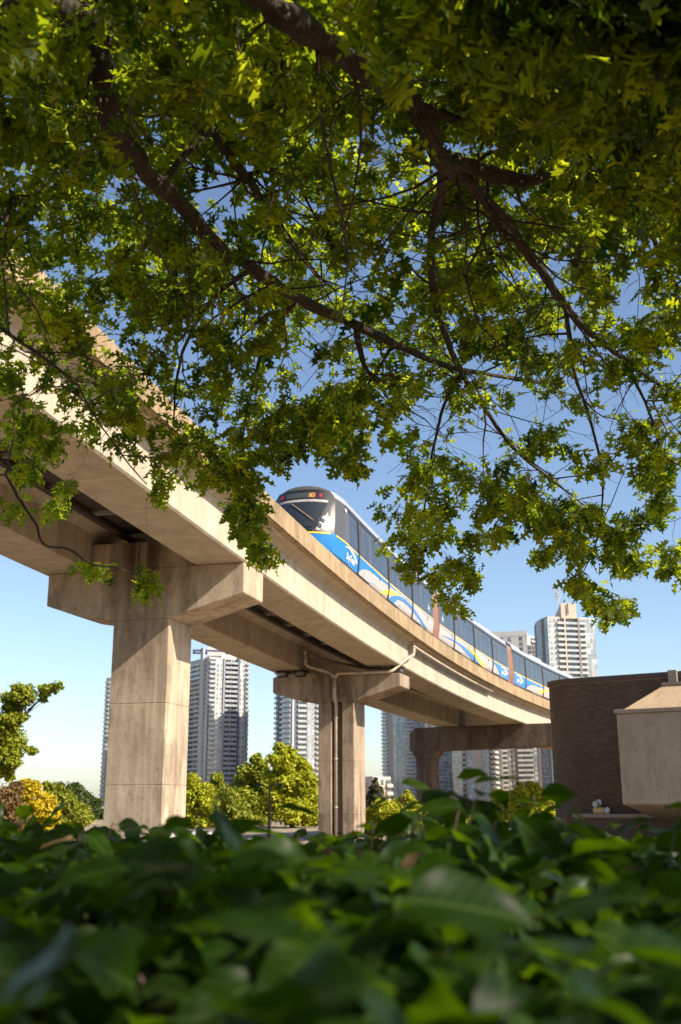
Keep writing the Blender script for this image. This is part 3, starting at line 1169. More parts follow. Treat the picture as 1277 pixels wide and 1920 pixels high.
def building():
    a = R(33)
    rad = 2.0
    px0 = 1080.0
    for _ in range(8):                                # seat the rounded corner where the photo shows it
        C = at(px0, 1503, 50)
        lo = 1e9
        for k in range(25):
            t = k / 24 * R(105)
            v = Vector((C.x, C.y, 2.2)) + Vector((math.sin(a), math.cos(a), 0)) * rad
            w = Vector((-math.sin(a), -math.cos(a), 0)) * math.cos(t) - Vector((math.cos(a), -math.sin(a), 0)) * math.sin(t)
            r_ = v + w * rad - EYE
            lo = min(lo, 638.5 + F * r_.dot(RT) / r_.dot(FWD))
        px0 += 1041 - lo
    cx, cy = C.x, C.y
    root = empty('brick_building', (cx, cy, 0), 'dark brown brick building with rounded corner and jutting concrete box at the right', 'building')
    O = root.location.copy()
    zt = at(1060, 1273, 50).z
    dr = np.array([math.cos(a), -math.sin(a)])       # front wall direction, to the right and nearer
    nr = np.array([-math.sin(a), -math.cos(a)])      # outward
    c0 = np.array([cx, cy])
    cc = c0 - nr * rad
    arc = []
    for k in range(0, 25):
        t = k / 24 * R(105)
        v = nr * math.cos(t) - dr * math.sin(t)
        arc.append(cc + v * rad)
    arc.reverse()
    tail = arc[0] - (arc[1] - arc[0]) / np.hypot(*(arc[1] - arc[0])) * 9
    front_end = c0 + dr * 17
    P, cum = path_points([tail] + arc + [front_end], .2)
    mb = MB()
    poly = [tuple(p) for p in P] + [tuple(front_end - nr * 12), tuple(tail + dr * 3)]
    mb.prism(poly, lambda p, z: (p[0], p[1], z), -.2, zt)
    mb.build('wall', M['mortar'], root, O)
    bricks('bricks', P, cum, 1.2, zt - .02, root, 5.5)
    # roof coping
    mb = MB()
    n = len(P)
    V, Fs = [], []
    for i, p in enumerate(P):
        d = P[min(i + 1, n - 1)] - P[max(i - 1, 0)]
        d = d / np.hypot(*d)
        nn = np.array([d[1], -d[0]])
        for off, z in ((.09, zt - .0), (.09, zt + .20), (-.35, zt + .20), (-.35, zt + .003)):
            V.append((p[0] + nn[0] * off, p[1] + nn[1] * off, z))
    for i in range(n - 1):
        for j in range(4):
            x, y = i * 4 + j, i * 4 + (j + 1) % 4
            Fs.append((x, y, y + 4, x + 4))
    Fs += [(0, 1, 2, 3), tuple(range((n - 1) * 4, n * 4))]
    mb.add(V, Fs)
    mb.build('coping', plain('dark_coping', (.075, .05, .04), .7), root, O)
    # low base wall in front with a pale ledge
    def on_wall(px, n_):
        v = at(px, 1503, 1) - EYE
        A = np.array([[v.x, -dr[0]], [v.y, -dr[1]]])
        return np.linalg.solve(A, c0 + nr * n_)[1]

    zl = at(1120, 1526, 48.6).z
    tl = on_wall(1072, .4)
    bp = [c0 + dr * (tl + .08) - nr * .6, c0 + dr * (tl + .10) + nr * .45, c0 + dr * (tl + .3) + nr * .75, c0 + dr * (tl + .7) + nr * .85, c0 + dr * 17 + nr * .85]
    P2, cum2 = path_points(bp, .2)
    mb = MB()
    mb.prism([tuple(p) for p in bp] + [tuple(c0 + dr * 17 - nr * .1)], lambda p, z: (p[0], p[1], z), -.2, zl - .17)
    mb.build('base_wall', M['mortar'], root, O)
    bricks('base_bricks', P2, cum2, .05, zl - .19, root)
    mb = MB()
    off = [c0 + dr * tl - nr * .6, c0 + dr * (tl + .02) + nr * .5, c0 + dr * (tl + .25) + nr * .83, c0 + dr * (tl + .7) + nr * .94, c0 + dr * 17 + nr * .94]
    mb.prism([tuple(p) for p in off] + [tuple(c0 + dr * 17 - nr * .1)], lambda p, z: (p[0], p[1], z), zl - .167, zl)
    mb.build('ledge', M['cop'], root, O, bevel=.015)
    # jutting concrete box with a sloped sunlit top
    fo = 2.3                                          # how far it juts out
    pl = np.array(at(1167, 1503, 44.9).to_tuple()[:2])
    t0 = float((pl - c0) @ dr)
    fo = float((pl - c0) @ nr)
    z_b = at(1177, 1508, 44.9).z
    z_t = at(1160, 1335, 44.9).z
    zr = at(1225, 1284, 46).z
    B = lambda t, n_, z: (c0[0] + dr[0] * t + nr[0] * n_, c0[1] + dr[1] * t + nr[1] * n_, z)
    te = t0 + 12
    mb = MB()
    V = [B(t0, fo, z_b), B(te, fo, z_b), B(te, fo, z_t), B(t0, fo, z_t), B(t0 + .8, .003, z_b - .95), B(te, .003, z_b - .95), B(te, .003, z_t), B(t0, .003, z_t)]
    mb.add(V, [(0, 1, 2, 3), (0, 4, 5, 1), (0, 3, 7, 4), (1, 5, 6, 2), (2, 6, 7, 3), (4, 7, 6, 5)])
    mb.build('concrete_box', M['agg'], root, O, bevel=.03)
    mb = MB()
    mb.box((0, 0, 0), (1, 1, 1))
    mb.v = [B(t0 - .08 + (te - t0 + .08) * p[0], .004 + (fo + .07) * p[1], z_t + .003 + .17 * p[2]) for p in mb.v]
    mb.build('box_lip', M['cop'], root, O, bevel=.015)
    mb = MB()
    z0 = z_t + .176
    sl = 1.35
    V = [B(t0 + .30, fo - .12, z0), B(te, fo - .12, z0), B(te, fo - sl, zr), B(t0 + 1.75, fo - sl, zr), B(t0 + .30, .005, z0), B(te, .005, z0), B(te, .005, zr), B(t0 + 1.75, .005, zr)]
    mb.add(V, [(0, 1, 2, 3), (4, 7, 6, 5), (3, 2, 6, 7), (0, 3, 7, 4), (1, 5, 6, 2), (0, 4, 5, 1)])
    mb.build('sloped_top', M['roofc'], root, O)
    mb = MB()
    mb.box((0, 0, 0), (1, 1, 1))
    mb.v = [B(t0 + 1.68 + (te - t0 - 1.7) * p[0], .006 + (fo - sl + .06) * p[1], zr + .003 + .13 * p[2]) for p in mb.v]
    mb.build('top_cap', M['cop'], root, O)
    mb = MB()
    w1, w2 = c0 + dr * on_wall(1275, 0), c0 + dr * (on_wall(1275, 0) + .4)
    mb.prism([tuple(w1), tuple(w1 + nr * .25), tuple(w2 + nr * .25), tuple(w2)], lambda p, z: (p[0], p[1], z), zr + .1, zt + .25)
    mb.build('buttress', M['agg'], root, O)
    # lamps on the ledge
    k = c0 + dr * on_wall(1124, .45) + nr * .45
    fl = empty('emergency_lamp', (k[0], k[1], zl), 'small yellow lamp unit with a round head on the ledge of the brick building', 'lamp')
    rot = Matrix.Rotation(-a, 4, 'Z')
    mb = MB()
    mb.box((-.30, -.10, 0), (.24, .10, .27), 0)
    mb.box((-.22, -.125, .08), (.16, -.099, .19), 1)
    mb.box((.24, -.05, .10), (.34, .05, .26), 0)
    mb.v = [tuple(rot @ Vector(p)) for p in mb.v]
    mb.build('housing', [plain('yellow_enamel', (.55, .36, .08), .5), M['galv']], fl, bevel=.012)
    for c in ((-.18, -.02, .42), (-.02, .05, .50)):
        mb = MB()
        p0 = rot @ Vector(c)
        dv = rot @ Vector((-.2, -1, .1)).normalized()
        mb.tube([p0 + dv * x for x in (-.10, -.06, .03, .06)], [.05, .12, .14, .145], 14)
        mb.tube([p0 + dv * .055, p0 + dv * .07], [.12, .10], 14, 1)
        mb.tube([p0 - dv * .04, rot @ Vector((c[0], c[1], .25))], .02, 6)
        mb.build('lamp_head', [M['galv'], M['lamp']], fl)
    k = c0 + dr * on_wall(1138.5, .5) + nr * .5
    fl = empty('spotlight', (k[0], k[1], zl), 'small round grey spotlight standing right of the yellow lamp unit on the ledge', 'lamp')
    mb = MB()
    p0 = rot @ Vector((0, 0, .15))
    dv = rot @ Vector((-.2, -1, .1)).normalized()
    mb.tube([p0 + dv * x for x in (-.10, -.06, .03, .06)], [.06, .12, .14, .145], 14)
    mb.tube([p0 + dv * .055, p0 + dv * .07], [.12, .10], 14, 1)
    mb.build('lamp_head', [M['galv'], M['lamp']], fl)
    mb = MB()
    mb.box((-.05, -.05, 0), (.05, .05, .06))
    mb.build('foot', M['galv'], fl)


building()


# ------------------------------------------------------------------ high-rises
M['w_white'] = plain('tower_white', (.50, .48, .45), .7, var=.06, vscale=.3)
M['w_grey'] = plain('tower_grey', (.30, .30, .33), .7, var=.08, vscale=.3)
M['w_dkgrey'] = plain('tower_dark_grey', (.185, .165, .16), .7, var=.08, vscale=.3)
M['w_beige'] = plain('tower_beige', (.50, .41, .32), .75, var=.06, vscale=.3)
M['w_taupe'] = plain('tower_taupe', (.40, .35, .31), .75, var=.06, vscale=.3)
M['w_slate'] = plain('tower_slate', (.085, .095, .13), .6, var=.08, vscale=.3)
M['w_slab'] = plain('balcony_slab', (.42, .41, .39), .7, var=.08, vscale=.4)
M['w_rail'] = plain('balcony_glass', (.36, .40, .42), .12, ior=1.7, var=.2, vscale=.5)
M['w_purple'] = plain('roof_frame_purple', (.07, .06, .15), .5, var=0)


def tower_glass(name, c, c2, ior):
    m, nt, b = nodes_of(name)
    oi = nt.nodes.new('ShaderNodeObjectInfo')
    wn_ = nt.nodes.new('ShaderNodeTexWhiteNoise')
    wn_.noise_dimensions = '3D'
    mp = nt.nodes.new('ShaderNodeMapping')
    mp.inputs['Scale'].default_value = (.45, .45, .36)
    nt.links.new(pos(nt), mp.inputs[0])
    sn = nt.nodes.new('ShaderNodeVectorMath'); sn.operation = 'FLOOR'
    nt.links.new(mp.outputs[0], sn.inputs[0])
    nt.links.new(sn.outputs[0], wn_.inputs['Vector'])
    col = ramp(nt, wn_.outputs['Value'], [(.0, c), (.55, tuple(x * 1.4 for x in c)), (.70, c2), (1, tuple(x * 1.35 for x in c2))])
    nt.links.new(col, b.inputs['Base Color'])
    b.inputs['Roughness'].default_value = .08
    b.inputs['IOR'].default_value = ior
    return m


M['g_dark'] = tower_glass('window_glass_dark', (.035, .042, .05), (.16, .17, .17), 1.75)
M['g_blue'] = tower_glass('window_glass_blue', (.09, .125, .155), (.24, .28, .30), 2.1)
M['g_pale'] = tower_glass('window_glass_pale', (.17, .20, .21), (.38, .40, .40), 1.9)


def tower(name, label, plan, ztop, fh, edges, wall, extra=None, back_m=None, floors_down=60, group='apartment towers beyond the viaduct', cap=270):
    """plan = [(px, depth)] of the visible faces left to right; edges[i] = bays of the face plan[i]-plan[i+1].
    bay = (fraction, kind, material key, options)"""
    pts = []
    for px, d in plan:
        v = at(px, 1503, d)
        pts.append(np.array([v.x, v.y]))
    cen = sum(pts) / len(pts)
    # close the plan behind
    back = np.array([cen[0], cen[1]])
    dirb = back / np.hypot(*back)
    width = np.hypot(*(pts[-1] - pts[0]))
    bk = back_m or width * .8
    pb = [pts[-1] + dirb * bk, pts[0] + dirb * bk]
    root = empty(name, (cen[0], cen[1], 0), label, 'apartment tower', group)
    O = np.array([cen[0], cen[1], 0])
    loc = [tuple(p - cen) for p in pts + pb]
    mb = MB()
    mb.prism(loc, lambda p, z: (p[0], p[1], z), -.5, ztop)
    mb.build('wall', M[wall], root)
    nfl = min(floors_down, int(ztop / fh) - 1)
    counts = {}
    rest = {}

    def place(kind, me, mat4):
        c = counts.get(kind, 0)
        counts[kind] = c + 1
        if c < cap:
            o = bpy.data.objects.new(kind, me)
            COL.objects.link(o)
            o.parent = root
            o.matrix_local = mat4
        else:
            rest.setdefault(kind, []).append((me, mat4))

    cache = {}

    def shared(kind, w, mk):
        key = (kind, round(w, 2), mk)
        if key in cache:
            return cache[key]
        mb = MB()
        if kind == 'window':                     # framed pane(s)
            n = max(1, int(round(w / 1.5)))
            h0, h1 = .55, fh - .35
            mb.box((0, -.06, h0 - .1), (w, .0, h0))
            mb.box((0, -.06, h1), (w, .0, h1 + .1))
            for k in range(n + 1):
                x = (w - .1) * k / n
                mb.box((x, -.06, h0), (x + .1, 0, h1))
            for k in range(n):
                x0 = (w - .1) * k / n + .1
                x1 = (w - .1) * (k + 1) / n
                mb.add([(x0, -.02, h0), (x1, -.02, h0), (x1, -.02, h1), (x0, -.02, h1)], [(0, 1, 2, 3)], 1)
            mats = [M['w_white'], M[mk]]
        elif kind == 'glazing':                  # floor-high curtain glass with a slab edge
            n = max(1, int(round(w / 1.35)))
            mb.box((0, -.14, 0), (w, 0, .22))
            for k in range(n + 1):
                x = (w - .09) * k / n
                mb.box((x, -.12, .32), (x + .09, 0, fh))
            for k in range(n):
                x0 = (w - .09) * k / n + .09
                x1 = (w - .09) * (k + 1) / n
                mb.add([(x0, -.05, .32), (x1, -.05, .32), (x1, -.05, fh), (x0, -.05, fh)], [(0, 1, 2, 3)], 1)
            mats = [M['w_slab'] if 1 else 0, M[mk]]
        elif kind == 'balcony_door':             # wide dark glass behind a balcony
            mb.add([(0, -.03, .1), (w, -.03, .1), (w, -.03, fh - .35), (0, -.03, fh - .35)], [(0, 1, 2, 3)], 1)
            for k in range(3):
                x = (w - .12) * k / 2
                mb.box((x, -.07, .1), (x + .12, -.025, fh - .35))
            mats = [M['w_white'], M[mk]]
        elif kind == 'balcony':
            dp = 1.35
            mb.box((-.1, -dp, -.22), (w + .1, -.001, 0))
            mb.box((0, -dp + .05, .08), (w, -dp + .09, 1.05), 1)
            mb.box((0, -dp + .09, .08), (.04, -.1, 1.05), 1)
            mb.box((w - .04, -dp + .09, .08), (w, -.1, 1.05), 1)
            mb.box((-.02, -dp + .03, 1.05), (w + .02, -dp + .11, 1.12))
            mats = [M['w_slab'], M[mk]]
        me = bpy.data.meshes.new(kind)
        me.from_pydata([tuple(v) for v in mb.v], [], mb.f)
        for m in mats:
            me.materials.append(m)
        me.polygons.foreach_set('material_index', mb.m)
        me.update()
        cache[key] = me
        return me

    for e, bays in enumerate(edges):
        a, b = pts[e] - cen, pts[e + 1] - cen
        wd = np.hypot(*(b - a))
        d = (b - a) / wd
        rot = Matrix.Rotation(math.atan2(d[1], d[0]), 4, 'Z')
        tot = sum(q[0] for q in bays)
        x = 0.0
        for fr, kind, mk, *opt in bays:
            w = wd * fr / tot
            base = Vector((a[0] + d[0] * x, a[1] + d[1] * x, 0))
            if kind in ('fin', 'panel'):
                pr = opt[0] if opt else (.5 if kind == 'fin' else .12)
                top = ztop + (opt[1] if len(opt) > 1 else .4)
                mb = MB()
                mb.box((0.003, -pr, 0), (w - .003, -.002, top))
                mb.v = [tuple(rot @ Vector(v) + base) for v in mb.v]
                mb.build('fin' if kind == 'fin' else 'wall_panel', M[mk], root)
            else:
                for f in range(nfl):
                    z = ztop - (f + 1) * fh
                    mm = Matrix.Translation(base + Vector((0, 0, z))) @ rot
                    if kind == 'win':
                        m_ = opt[0] if opt else .22
                        place('window', shared('window', w * (1 - 2 * m_), mk), mm @ Matrix.Translation((w * m_, -.002, 0)))
                    elif kind == 'glass':
                        place('window', shared('glazing', w, mk), mm @ Matrix.Translation((0, -.002, 0)))
                    elif kind == 'balc':
                        place('window', shared('balcony_door', w * .92, mk), mm @ Matrix.Translation((w * .04, 0, 0)))
                        place('balcony', shared('balcony', w * .96, opt[0] if opt else 'w_rail'), mm @ Matrix.Translation((w * .02, 0, 0)))
            x += w
    for kind, lst in rest.items():
        mb = MB()
        for me, mm in lst:
            o = len(mb.v)
            mb.v += [tuple(mm @ v.co) for v in me.vertices]
            for p in me.polygons:
                mb.f.append(tuple(i + o for i in p.vertices))
                mb.m.append(0 if p.material_index == 0 else 1)
        ms = lst[0][0].materials
        tag(mb.build('lower_' + kind + 's', [ms[0], ms[1]], root, fix=False), kind='stuff')
    mb = MB()                                    # roof parapet
    n = len(pts)
    for i in range(n - 1):
        a, b = pts[i] - cen, pts[i + 1] - cen
        d = (b - a) / np.hypot(*(b - a))
        nn = np.array([d[1], -d[0]])
        V = []
        for z in (ztop + .003, ztop + .9):
            for p, k in ((a, .1), (b, .1), (b, -.4), (a, -.4)):
                V.append((p[0] + nn[0] * k, p[1] + nn[1] * k, z))
        mb.add(V, [(3, 2, 1, 0), (4, 5, 6, 7), (0, 1, 5, 4), (1, 2, 6, 5), (2, 3, 7, 6), (3, 0, 4, 7)])
    mb.build('parapet', M['w_slab'], root)
    return root, cen


def rooftop(root, cen, name, quad, z0, z1, mat):
    """box on a roof from plan corners [(px, depth) x 4]"""
    mb = MB()
    P = []
    for px, d in quad:
        v = at(px, 1503, d)
        P.append((v.x - cen[0], v.y - cen[1]))
    mb.prism(P, lambda p, z: (p[0], p[1], z), z0 + .01, z1)
    return mb.build(name, M[mat], root)


zpx = lambda y, d: 2.2 + (1503 - y) / F * d * 1.005
# far left sliver behind the front pier
tower('apartment_tower', 'pale blue-grey glass apartment tower half hidden behind the left edge of the thick front pier',
      [(187, 690), (262, 680)], zpx(1274, 690), 2.9, [[(1.4, 'balc', 'g_blue'), (5, 'glass', 'g_blue'), (2, 'balc', 'g_blue'), (4, 'glass', 'g_blue')]], 'w_grey', floors_down=28)
# tower between the front pier and the middle pier
rA, cA = tower('apartment_tower', 'tall white and slate apartment tower with purple roof frame, between front and middle piers',
      [(340, 668), (384, 640), (462, 650)], zpx(1237, 645), 2.92,
      [[(20, 'balc', 'g_dark'), (11, 'balc', 'g_dark'), (5.5, 'fin', 'w_white', 1.0, 7.5), (8, 'win', 'g_dark', .12)],
       [(1.5, 'fin', 'w_slate', .3), (13, 'balc', 'g_dark'), (8, 'win', 'g_pale', .16), (7, 'win', 'g_pale', .16), (3, 'fin', 'w_grey', .9), (12.5, 'balc', 'g_dark'), (12.5, 'balc', 'g_dark'), (4, 'fin', 'w_slate', 1.2, 5.5), (6, 'win', 'g_pale', .2), (6, 'win', 'g_pale', .2), (1.2, 'fin', 'w_grey', .8, -11), (6, 'balc', 'g_dark')]], 'w_white')
rooftop(rA, cA, 'penthouse', [(381, 652), (425, 655), (425, 668), (381, 668)], zpx(1237, 645), zpx(1214, 655), 'w_white')
rooftop(rA, cA, 'penthouse', [(408, 648), (436, 652), (436, 660), (408, 660)], zpx(1237, 645), zpx(1228, 650), 'w_white')
for qd in ([(352, 658), (440, 662), (440, 663.5), (352, 659.5)], [(352, 646), (445, 652), (445, 653.5), (352, 647.5)], [(352, 647.6), (356, 647.6), (356, 658), (352, 658)], [(420, 653.6), (424, 653.6), (424, 660), (420, 660)]):
    rooftop(rA, cA, 'roof_frame', qd, zpx(1222.5, 650), zpx(1219, 650), 'w_purple')
# twin behind the middle pier
rD, cD = tower('apartment_tower', 'slate and glass apartment tower with many balconies behind the drain-pipe pier',
      [(515, 606), (546, 588), (622, 596)], 98.0, 2.9,
      [[(6, 'balc', 'g_blue'), (6, 'fin', 'w_slate', .4), (12, 'balc', 'g_blue'), (10, 'balc', 'g_blue')],
       [(3, 'fin', 'w_white', 1.0), (7, 'fin', 'w_slate', .3), (16, 'balc', 'g_dark'), (2, 'fin', 'w_slate', .5), (8, 'win', 'g_pale', .14), (8, 'win', 'g_pale', .14), (20, 'balc', 'g_dark'), (10, 'win', 'g_pale', .14)]], 'w_grey', back_m=10)
for y0, y1, zt_ in ((616, 628, 85), (628.02, 642, 74)):    # unseen rear steps, added to shape the shadow on the neighbouring tower
    rooftop(rD, cD, 'shadow_step', [(515 + (y0 - 606) * .12, y0), (640, y0), (640, y1), (515 + (y1 - 606) * .12, y1)], -.5, zt_, 'w_grey')
# curved glass tower left of the portal column
tower('apartment_tower', 'broad curved blue glass apartment tower behind the chamfered portal column',
      [(719, 790), (745, 772), (800, 756), (850, 762), (884, 780)], zpx(1275, 770), 2.75,
      [[(10, 'balc', 'g_blue'), (10, 'panel', 'w_taupe'), (6, 'glass', 'g_blue')],
       [(16, 'glass', 'g_blue'), (14, 'balc', 'g_blue'), (16, 'glass', 'g_blue')],
       [(4, 'glass', 'g_pale'), (9, 'panel', 'w_taupe'), (20, 'glass', 'g_blue'), (18, 'glass', 'g_blue')],
       [(16, 'glass', 'g_blue'), (20, 'glass', 'g_blue')]], 'w_grey', floors_down=38)
# three buildings seen under the portal beam
tower('apartment_tower', 'beige apartment block with stacked balconies, seen under the portal beam left of the grey block',
      [(869, 618), (916, 606), (935, 618)], zpx(1340, 610), 2.88,
      [[(9, 'balc', 'g_dark', 'w_beige'), (3, 'panel', 'w_white'), (11, 'win', 'g_pale', .06), (3, 'panel', 'w_white', .3), (14, 'panel', 'w_beige', .25), (9, 'win', 'g_pale', .06)],
       [(3, 'panel', 'w_white', .3), (11, 'balc', 'g_dark', 'w_beige'), (5, 'balc', 'g_dark', 'w_beige')]], 'w_beige', floors_down=22)
tower('apartment_tower', 'dark grey apartment block with bright white balconies, under the portal beam',
      [(930, 640), (944, 634), (1019, 628)], zpx(1340, 630), 2.88,
      [[(10, 'glass', 'g_blue')],
       [(2.5, 'fin', 'w_white', .6), (9, 'balc', 'g_dark', 'w_white'), (8, 'win', 'g_pale', .25), (8, 'win', 'g_pale', .25), (4, 'panel', 'w_dkgrey', .2), (15, 'balc', 'g_dark', 'w_white'), (14, 'balc', 'g_dark', 'w_white'), (10, 'win', 'g_pale', .2), (5, 'panel', 'w_dkgrey', .2)]], 'w_dkgrey', floors_down=22)
tower('apartment_tower', 'narrow glass tower with grey fins at the left edge of the brick building, lower right',
      [(1016, 700), (1062, 690)], zpx(1330, 695), 2.8,
      [[(8, 'glass', 'g_blue'), (7, 'glass', 'g_pale'), (5, 'fin', 'w_grey', .3), (8, 'glass', 'g_blue'), (5, 'balc', 'g_blue')]], 'w_grey', floors_down=24)
# tower standing over the brick building
rB, cB = tower('apartment_tower', 'sunlit white tower with beige penthouse and roof antenna, rising above the brick building',
      [(1019, 571), (1022.5, 559), (1033, 548), (1045.5, 541), (1137, 547)], zpx(1160, 543), 2.92,
      [[(1, 'glass', 'g_blue')],
       [(1, 'glass', 'g_blue')],
       [(5, 'panel', 'w_dkgrey', .3), (8, 'glass', 'g_blue')],
       [(8, 'win', 'g_pale', .08), (8, 'win', 'g_pale', .10), (12, 'balc', 'g_dark', 'w_white'), (2.2, 'fin', 'w_beige', 1.4), (22, 'balc', 'g_dark'), (3.5, 'fin', 'w_dkgrey', 1.4), (12, 'balc', 'g_dark', 'w_white'), (18, 'glass', 'g_pale')]], 'w_white', floors_down=40)
rooftop(rB, cB, 'penthouse', [(1073, 542), (1103, 543), (1103, 585), (1058, 590)], zpx(1160, 543), zpx(1130, 543), 'w_beige')
rooftop(rB, cB, 'penthouse_slot', [(1085.5, 541.7), (1087.5, 541.7), (1087.5, 541.99), (1085.5, 541.99)], zpx(1152, 543), zpx(1131, 543), 'black')
# roof antenna mast
v = at(1068, 1503, 556)
zb_ = zpx(1130, 556)
an = empty('antenna_mast', (v.x, v.y, zb_), 'lattice antenna mast with dishes on the penthouse of the tower over the brick building', 'antenna')
hm = zpx(1103, 556) - zb_
for sx, sy in ((-.45, -.45), (.45, -.45), (.45, .45), (-.45, .45)):
    mb = MB()
    mb.tube([(sx, sy, 0), (sx * .8, sy * .8, hm)], .11, 5)
    mb.build('mast_leg', M['galv'], an)
for k in range(7):
    z = hm * (k + .3) / 7
    mb = MB()
    w = .44
    sg = 1 if k % 2 else -1
    mb.tube([(-w * sg, -w, z), (w * sg, -w, z + hm / 7)], .07, 4)
    mb.tube([(-w, -w * sg, z), (-w, w * sg, z + hm / 7)], .07, 4)
    mb.build('brace', M['galv'], an)
for zf, rr in ((.97, 1.9), (.80, 1.3), (.62, 1.7), (.5, 1.2)):
    for k in range(5):
        a = 2 * math.pi * k / 5 + zf * 9
        mb = MB()
        mb.tube([(0, 0, hm * zf), (rr * math.cos(a), rr * math.sin(a), hm * zf)], .06, 4)
        mb.tube([(rr * math.cos(a), rr * math.sin(a), hm * zf - .6), (rr * math.cos(a), rr * math.sin(a), hm * zf + .6)], .14, 5)
        mb.build('aerial', M['galv'], an)
v = at(1080, 1503, 548)
ds = empty('satellite_dish', (v.x, v.y, zpx(1130, 548)), 'round dark satellite dish on the penthouse beside the antenna mast', 'dish')
mb = MB()
mb.tube([(0, 0, 0), (0, 0, 1.0)], .12, 6)
mb.build('post', M['galv'], ds)
mb = MB()
mb.tube([(0, -.1, 1.2), (0, -.3, 1.2), (0, -.5, 1.2)], [.3, .7, .78], 14)
mb.build('dish_bowl', M['w_slate'], ds)
v = at(1087, 1503, 545)
ml = empty('flag_pole', (v.x, v.y, zpx(1130, 545)), 'thin white pole on the penthouse right of the satellite dish', 'pole')
mb = MB()
mb.tube([(0, 0, 0), (0, 0, zpx(1112, 545) - zpx(1130, 545))], [.14, .08], 6)
mb.build('pole', M['w_white'], ml)
# white slab block behind the train
rC, cC = tower('apartment_block', 'plain white block with a few small windows behind the train, left of the tall tower',
      [(915, 722), (1004, 714), (1020, 722)], zpx(1195, 716), 3.6,
      [[(30, 'panel', 'w_white', .1), (8, 'win', 'g_dark', .12), (6, 'panel', 'w_white', .1), (8, 'win', 'g_dark', .12), (12, 'panel', 'w_white', .1), (8, 'win', 'g_dark', .12), (8, 'panel', 'w_white', .1)],
       [(1, 'panel', 'w_white', .1), (2, 'balc', 'g_dark', 'w_white')]], 'w_white', floors_down=12, group=None)
rooftop(rC, cC, 'upper_storey', [(916, 722), (1004, 714.0), (1006, 745), (916, 745)], zpx(1195, 716) + .9, zpx(1184, 716), 'w_white')
tower('apartment_block', 'low taupe block with a flat roof between the white block and the tall tower',
      [(1003, 700), (1032, 698)], zpx(1213, 699), 2.9, [[(4, 'win', 'g_dark', .1), (5, 'win', 'g_dark', .1), (5, 'win', 'g_dark', .1)]], 'w_taupe', floors_down=12, group=None)
tower('apartment_block', 'low cream apartment block behind the small conifer, right of the middle pier',
      [(676, 420), (700, 412), (733, 420)], zpx(1462, 416), 3.0, [[(8, 'balc', 'g_dark', 'w_beige'), (8, 'panel', 'w_beige', .2)], [(8, 'win', 'g_dark', .2), (8, 'win', 'g_dark', .2), (8, 'balc', 'g_dark', 'w_beige')]], 'w_beige', floors_down=4, group=None)


# ------------------------------------------------------------------ background trees
M['bark'] = bark_mat('bark', (.03, .02, .014), (.085, .06, .04))
M['bark_far'] = bark_mat('bark_far', (.035, .026, .018), (.09, .07, .05), 3)


def crown_mat(name, c1, c2, t1, t2, trans=.28):
    return leaf_mat(name, c1, c2, t1, t2, trans, .6, .25)


CM = {
    'green': crown_mat('leaf_mid_green', (.18, .23, .022), (.36, .36, .034), (.22, .28, .02), (.38, .38, .03)),
    'lime': crown_mat('leaf_yellow_green', (.32, .37, .02), (.54, .54, .03), (.36, .38, .02), (.58, .48, .03)),
    'yellow': crown_mat('leaf_golden', (.46, .38, .014), (.62, .48, .018), (.55, .36, .02), (.75, .45, .03)),
    'rust': crown_mat('leaf_rusty', (.16, .10, .04), (.28, .18, .07), (.24, .14, .04), (.32, .22, .06)),
    'dark': crown_mat('leaf_dark_green', (.05, .08, .02), (.11, .14, .035), (.06, .10, .015), (.12, .17, .03), .25),
    'conifer': crown_mat('needle_green', (.05, .055, .025), (.12, .12, .055), (.05, .07, .02), (.09, .11, .03), .15),
    'plane': crown_mat('leaf_bright_green', (.20, .26, .02), (.40, .40, .03), (.20, .29, .02), (.36, .42, .03)),
}
TRI = np.array([(0, 1, 2), (0, 2, 3)])


def leaf_cloud(C, r, n, size, flat=.55, g=rng):
    size = size * .85
    """n small folded leaf sprays in lumps: C (k,3) centres, r (k,) radii"""
    w = r ** 2
    k = g.choice(len(C), n, p=w / w.sum())
    d = g.normal(size=(n, 3))
    d /= np.linalg.norm(d, axis=1)[:, None]
    rad = r[k] * (g.random(n) ** .40) * (1 + .42 * np.abs(g.normal(size=n)))
    P = C[k] + d * rad[:, None] * np.array([1, 1, .8])
    nrm = d * .6 + g.normal(size=(n, 3)) * .6 + np.array([0, 0, .8])
    nrm /= np.linalg.norm(nrm, axis=1)[:, None]
    a = np.cross(nrm, g.normal(size=(n, 3)))
    a /= np.linalg.norm(a, axis=1)[:, None]
    b = np.cross(nrm, a)
    s = size * (.55 + .9 * g.random(n))
    a *= s[:, None]
    b *= (s * flat)[:, None]
    fold = nrm * (s * .22)[:, None]
    V = np.stack([P - a, P + b * .9 + fold - a * .1, P + a, P - b * .9 + fold + a * .15], 1).reshape(-1, 3)
    T = (np.arange(n)[:, None, None] * 4 + TRI[None]).reshape(-1, 3)
    lump = (np.sin(P[:, 0] * 2.1 + 1) * np.sin(P[:, 1] * 1.7) * np.sin(P[:, 2] * 2.3)) * .12
    tone = np.clip(.5 + .26 * g.normal(size=n) + lump, 0, 1)
    return V, T, np.repeat(tone, 2)


